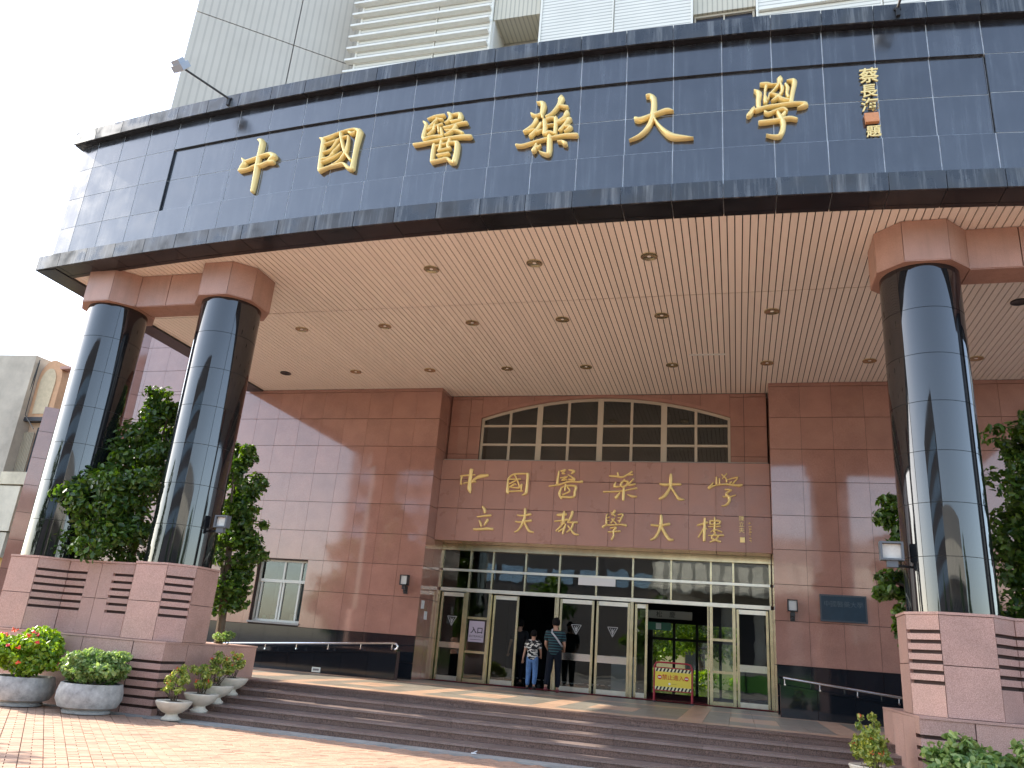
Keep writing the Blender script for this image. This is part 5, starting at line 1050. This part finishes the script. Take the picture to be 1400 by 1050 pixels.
    Sh = {'hem': ((hem[0], hem[1], hem[2]-.10*S), (rr(.185), rr(.155)), None), 'h2': ((hem[0], hem[1], hem[2]+.02*S), (rr(.182), rr(.15)), 'hem'), 'sp': (q['sp'], rr(.155), 'h2'), 'ch': (q['ch'], rr(.172), 'sp'), 'nb': ((q['nb'][0], q['nb'][1], q['nb'][2]-.035*S), rr(.075), 'ch')}
    for s in 'LR': Sh['s'+s] = (q['s'+s], rr(.088), 'ch'); Sh['m'+s] = (mid('s'+s, 'e'+s, .75), rr(.074), 's'+s)
    skinmesh('shirt', Sh, shirt, t)
    Tr = {'pel': ((q['pel'][0], q['pel'][1], q['pel'][2]+.0*S), (rr(.165), rr(.14)), None), 'wst': ((q['pel'][0], q['pel'][1], q['pel'][2]+.12*S), (rr(.15), rr(.13)), 'pel')}
    for s in 'LR':
        Tr['h'+s] = (q['h'+s], rr(.112), 'pel'); Tr['k'+s] = (q['k'+s], rr(.08), 'h'+s)
        Tr['a'+s] = ((q['a'+s][0], q['a'+s][1], q['a'+s][2]+.02*S), rr(.062), 'k'+s)
    skinmesh('trousers', Tr, trousers, t)
    for s in 'LR':
        a, b = Vector(q['a'+s]), Vector(q['t'+s]); h = (a-b); h.z = 0; hl = a+h.normalized()*.055*S
        skinmesh('shoe', {'a': ((hl.x, hl.y, a.z-.04*S), rr(.042), None), 'b': (tuple(a.lerp(b, .5)-Vector((0, 0, .015*S))), rr(.045), 'a'), 'c': (tuple(b), rr(.038), 'b')}, shoes, t)
    if strap:
        a = Vector(P(-.07, -.06, 1.43)); c = Vector(P(.17, -.13, 1.12)); b = a.lerp(c, .5)+Vector((0, -.04*S, 0)); a2 = Vector(P(-.09, .05, 1.44)); m = MB()
        pp = [a2, a+Vector((0, 0, .035)), a+Vector((0, -.045, -.05)), b+Vector((0, -.055, 0)), c+Vector((0, -.01, 0)), Vector(P(.2, -.02, 1.06))]; vs = []; fs = []
        for i, p in enumerate(pp): w = Vector((.018, 0, .009)); vs += [p-w, p+w, p+w+Vector((0, .012, 0)), p-w+Vector((0, .012, 0))]
        for i in range(len(pp)-1):
            for k in range(4): fs.append((i*4+k, i*4+(k+1) % 4, i*4+4+(k+1) % 4, i*4+4+k))
        m.add(vs, fs).build('bag_strap', strap, t)
    return t
def stripes():
    m, t, p, N, L = nodes('striped_shirt'); tc = N('ShaderNodeTexCoord'); sx = N('ShaderNodeSeparateXYZ'); L(tc.outputs['Object'], sx.inputs[0])
    mu = N('ShaderNodeMath'); mu.operation = 'MULTIPLY'; mu.inputs[1].default_value = 1/.062; L(sx.outputs[2], mu.inputs[0]); fr_ = N('ShaderNodeMath'); fr_.operation = 'FRACT'; L(mu.outputs[0], fr_.inputs[0])
    gt_ = N('ShaderNodeMath'); gt_.operation = 'GREATER_THAN'; gt_.inputs[1].default_value = .66; L(fr_.outputs[0], gt_.inputs[0])
    mx = N('ShaderNodeMix'); mx.data_type = 'RGBA'; L(gt_.outputs[0], mx.inputs[0]); mx.inputs[6].default_value = (.005, .008, .015, 1); mx.inputs[7].default_value = (.02, .085, .095, 1); L(mx.outputs[2], p.inputs['Base Color']); p.inputs['Roughness'].default_value = .9; return m
def camo():
    m, t, p, N, L = nodes('black_white_camouflage'); tc = N('ShaderNodeTexCoord'); mp = N('ShaderNodeMapping'); mp.inputs['Scale'].default_value = (9, 9, 20); L(tc.outputs['Object'], mp.inputs[0])
    n = N('ShaderNodeTexNoise'); n.inputs['Scale'].default_value = 1.0; n.inputs['Detail'].default_value = 2; L(mp.outputs[0], n.inputs['Vector']); cr = N('ShaderNodeValToRGB'); cr.color_ramp.interpolation = 'CONSTANT'
    cr.color_ramp.elements[0].color = (.012, .012, .014, 1); cr.color_ramp.elements[1].position = .54; cr.color_ramp.elements[1].color = (.66, .64, .58, 1); L(n.outputs[0], cr.inputs[0]); L(cr.outputs[0], p.inputs['Base Color']); p.inputs['Roughness'].default_value = .9; return m
DEN = plain('blue_denim', (.10, .20, .40), .85, noise=.35, nscale=7); NAV = plain('dark_trousers', (.006, .008, .014), .9, spec=.2); BLK = plain('black_cloth', (.008, .009, .012), .9)
SHB = plain('black_shoe', (.02, .02, .022), .5); SHR = plain('dark_red_shoe', (.17, .03, .035), .5)
JM = {'pel': (0, 0, .93), 'sp': (0, 0, 1.10), 'ch': (0, -.01, 1.29), 'nb': (0, 0, 1.44), 'nk': (0, .01, 1.50), 'hd': (0, .02, 1.56), 'ht': (0, .02, 1.61), 'hc': (0, .015, 1.66),
      'sL': (-.185, 0, 1.37), 'eL': (-.235, .02, 1.10), 'wL': (-.20, .16, .97), 'pL': (-.19, .22, .93), 'sR': (.185, 0, 1.37), 'eR': (.235, .02, 1.10), 'wR': (.20, .18, .99), 'pR': (.18, .25, .97),
      'hL': (-.09, 0, .86), 'kL': (-.11, -.04, .48), 'aL': (-.13, -.20, .13), 'tL': (-.14, -.07, .03), 'hR': (.09, 0, .86), 'kR': (.10, .05, .49), 'aR': (.11, .02, .08), 'tR': (.12, .15, .035)}
person('man seen from behind in dark teal striped shirt with a grey strap across his back', -4.22, 19.45, PZ, 1.68, JM, stripes(), NAV, SHR, slim=1.06, strap=plain('grey_strap', (.32, .33, .35), .7), face=.25)
JB = dict(JM); JB.update({'eL': (-.24, -.03, 1.11), 'wL': (-.29, -.02, .88), 'pL': (-.30, .0, .80), 'eR': (.25, .02, 1.12), 'wR': (.24, .14, .92), 'kL': (-.10, .03, .49), 'aL': (-.11, .0, .08), 'tL': (-.12, .13, .035), 'kR': (.11, .03, .48), 'aR': (.12, -.10, .12), 'tR': (.13, .02, .045)})
person('child seen from behind in black and white camouflage shirt and blue jeans', -4.83, 19.75, PZ, 1.37, JB, camo(), DEN, SHB, slim=1.06)
person('dark clothed adult walking inside the open doorway', -5.62, 21.4, PZ, 1.66, JB, BLK, NAV, SHB)
# ------------------------------------------------------------------ garden seen through the lobby
GG = 'sunlit trees in the garden beyond the lobby'
tree('garden_tree', 'leafy sunlit tree in the garden seen through the lobby, leftmost', (-3.6, 36.5, 0), [(-3.6, 36.5, 2.6, 1.6, 1, 1.2), (-3.4, 36.5, 3.8, 1.5, 1, 1)], 5000, .2, 91, LEAFG, GG, trunk=.14)
tree('garden_tree', 'leafy sunlit tree in the garden seen through the lobby, middle', (-1.6, 38, 0), [(-1.5, 38, 3.0, 1.7, 1, 1.2), (-1.5, 38, 4.2, 1.6, 1, 1)], 5000, .2, 92, LEAFG, GG, trunk=.14)
tree('garden_tree', 'leafy sunlit tree in the garden seen through the lobby, rightmost', (.6, 37, 0), [(.6, 37, 2.8, 1.5, 1, 1.3), (.8, 37, 4.0, 1.5, 1, 1)], 5000, .2, 93, LEAFG, GG, trunk=.14)
tree('garden_hedge', 'low hedge in the garden beyond the lobby', (-1.5, 35, 0), [(-3.3, 35, .9, 1.0, .5, .5), (-1.5, 35, .9, 1.0, .5, .5), (.4, 35, .9, 1.0, .5, .5)], 4500, .12, 94, LEAFG, cat='hedge', trunk=.03, limbs=4)
gw = thing('garden_house', 'pale yellow house front behind the garden trees', 'building', (-2, 44, 0)); MB().box(-12, 9, 44, 45, 0, 5).build('wall', plain('pale_yellow_wall', (.62, .52, .30), .8, noise=.1), gw); MB().box(-12.3, 9.3, 43.5, 45.2, 3.4, 3.55).build('ledge', CONC, gw)
for x in (-5.5, -2.6, .3, 3): MB().box(x, x+1, 43.95, 43.99, 1.2, 2.6).build('window', DARK, gw)
# ------------------------------------------------------------------ neighbouring building at the far left
nb_ = thing('neighbour_building', 'old grey rendered building with an orange arched window bay at far left', 'building', (-26, 22, 0))
MB().prism([(-36, 21), (-25.55, 22), (-24.5, 33), (-36, 33)], 5.2, 10.85).prism([(-36, 21.2), (-26.2, 22.2), (-26.2, 33), (-36, 33)], 0, 5.2).build('wall', plain('old_grey_render', (.50, .445, .36), .9, noise=.22, nscale=.9, bump=.2), nb_)
ORG_ = plain('orange_render', (.62, .36, .20), .8, noise=.1); CRE = plain('cream_render', (.60, .49, .32), .8, noise=.12)
m = MB(); y0 = 22.3
pts2 = [(-25.5, 8.45)]+[(-25.5+1.05*(1-math.cos(a)) if False else -24.95+.55*math.cos(math.pi-a), 9.9+.85*math.sin(a)) for a in [math.pi*k/12 for k in range(13)]]+[(-24.4, 8.45)]
MB().xz(pts2, y0, y0+2).build('arched_bay', ORG_, nb_)
pts3 = [(-25.3, 8.6)]+[(-24.98+.36*math.cos(math.pi-math.pi*k/12), 9.8+.6*math.sin(math.pi*k/12)) for k in range(13)]+[(-24.66, 8.6)]
MB().xz(pts3, y0-.03, y0).build('arched_recess', CRE, nb_)
MB().box(-25.6, -24.2, y0-.1, y0+1, 8.3, 8.45).build('ledge', DARK, nb_)
MB().box(-25.6, -24.4, y0+.2, 24, 5.2, 8.3).build('bay_wall', plain('peach_render', (.62, .44, .30), .8), nb_)
for k in range(8): MB().box(-25.55+.07*k, -25.52+.07*k, y0+.05, y0+.1, 6.4, 7.9).build('grille_bar', plain('grille_cream', (.50, .44, .32), .6), nb_)
MB().box(-25.0, -24.75, y0+.12, y0+.19, 6.3, 8.1).build('window', DARK, nb_)
MB().box(-24.75, -24.5, y0+.12, y0+.19, 6.4, 6.8).build('window', DARK, nb_)
MB().box(-25.5, -24.3, y0-.4, y0+.1, 5.85, 6.3).build('white_parapet', plain('dirty_white', (.60, .54, .40), .8, noise=.2, nscale=2), nb_)
MB().box(-25.9, -24.5, y0-.35, y0+.1, 4.2, 5.8).build('white_panel', plain('dirty_white_panel', (.62, .57, .45), .8, noise=.2, nscale=1), nb_)
MB().box(-24.5, -24.2, y0-.25, y0+.15, 4.2, 5.8).build('brown_panel', plain('orange_stained_panel', (.50, .30, .17), .8, noise=.3, nscale=1.5), nb_)
MB().box(-26.3, -24.6, y0-.3, y0+.3, 3.3, 4.15).build('white_parapet', plain('dirty_white_low', (.58, .53, .42), .8, noise=.2, nscale=2), nb_)
MB().box(-26, -24.3, y0, y0+2, 0, 3.3).build('bay_wall', plain('yellow_render', (.62, .42, .16), .8, noise=.1), nb_)
MB().tube([(-25.5, 22.15, 10.6), (-25.6, 22.1, 8.6), (-25.7, 22.0, 6.2), (-25.8, 21.9, 4)], .02, 6).tube([(-25.45, 22.1, 10.7), (-25.4, 22.1, 8.5), (-24.6, 21.9, 7.9)], .015, 6).build('cable', BLACKM, nb_)
MB().box(-24.5, -24.0, y0-.1, y0+.3, 10.35, 10.45).build('eave_stub', plain('pinkish_stub', (.5, .3, .25), .8), nb_)
# ------------------------------------------------------------------ street side, behind the camera: seen in glass and polished stone
sb1 = thing('street_building', 'grey office block with ribbon windows across the street, mirrored in the door glass', 'building', (-14, -34, 0), 'buildings across the street')
MB().box(-38, -7, -46, -34, 0, 21).build('wall', plain('street_wall_grey', (.12, .105, .10), .8, noise=.1, nscale=1), sb1)
WB = plain('street_window_sky_tint', (.35, .52, .70), .1)  # pale blue base colour stands in for sky mirrored by the panes
for r_ in range(2, 6):
    for k in range(12): MB().box(-37.2+k*2.55, -35.2+k*2.55, -34.0+.01, -33.95, 2.2+r_*2.9, 3.6+r_*2.9).build('window', WB, sb1)
sb2 = thing('street_building', 'pale building across the street with a stained white awning wall, mirrored in the right panes', 'building', (14, -30, 0), 'buildings across the street')
MB().box(-6.5, 24, -42, -30, 0, 12).build('wall', plain('street_wall_white', (.55, .52, .47), .8, noise=.1, nscale=1), sb2)
MB().add([(-7, -29.9, 9.9), (24, -29.9, 9.9), (24, -27.4, 7.5), (-7, -27.4, 7.5), (-7, -29.9, 9.7), (24, -29.9, 9.7), (24, -27.4, 7.3), (-7, -27.4, 7.3)], [(0, 3, 2, 1), (4, 5, 6, 7), (3, 7, 6, 2), (0, 1, 5, 4), (0, 4, 7, 3), (1, 2, 6, 5)]).build('awning', corrug('stained_white_awning', (.86, .80, .66), 0, 1.15, .45, .7, .25), sb2)
for k in range(11): MB().box(-5.5+k*2.6, -3.8+k*2.6, -29.99, -29.9, 1.6, 6.4).build('window', DARK, sb2)
GF = thing('street_fence', 'green hoarding across the street mirrored in the door glass', 'fence', (4, -24, 0)); MB().box(-6, 18, -24.1, -24, 0, 1.3).build('hoarding', plain('green_hoarding', (.16, .40, .07), .6), GF)
for k in range(12): MB().box(-6+k*2.2, -5.92+k*2.2, -24.0, -23.9, 0, 2.1).build('post', BLACKM, GF)
SG_ = 'street trees behind the viewer'
for i, (x, y, h) in enumerate([(-30, -20, 6.5), (-15, -24, 7.5), (-5.5, -22, 6.0), (12, -21, 7), (22, -18, 9)]):
    tree('street_tree', ['dark leafy street tree mirrored at the far left of the columns', 'tall street tree mirrored in the left panes', 'small street tree mirrored in the middle panes', 'street tree mirrored in the right column', 'tallest street tree mirrored at the right'][i], (x, y, .09), [(x, y, h*.55, 2.3, 2.2, 1.9), (x+.3, y, h*.82, 1.8, 1.7, 1.5)], 3500, .38, 200+i, LEAF, SG_, trunk=.2, kk=20)
lt = tree('palm_like_tree', 'tall tree just outside the left edge, casting feathery shadow on the paving', (-15.5, 8.0, .09), [(-15.5, 7.6, 3.7, 1.3, 1.0, .8), (-15.6, 7.7, 5.0, 1.0, .8, .7)], 1500, .2, 301, LEAF, None, trunk=.1)
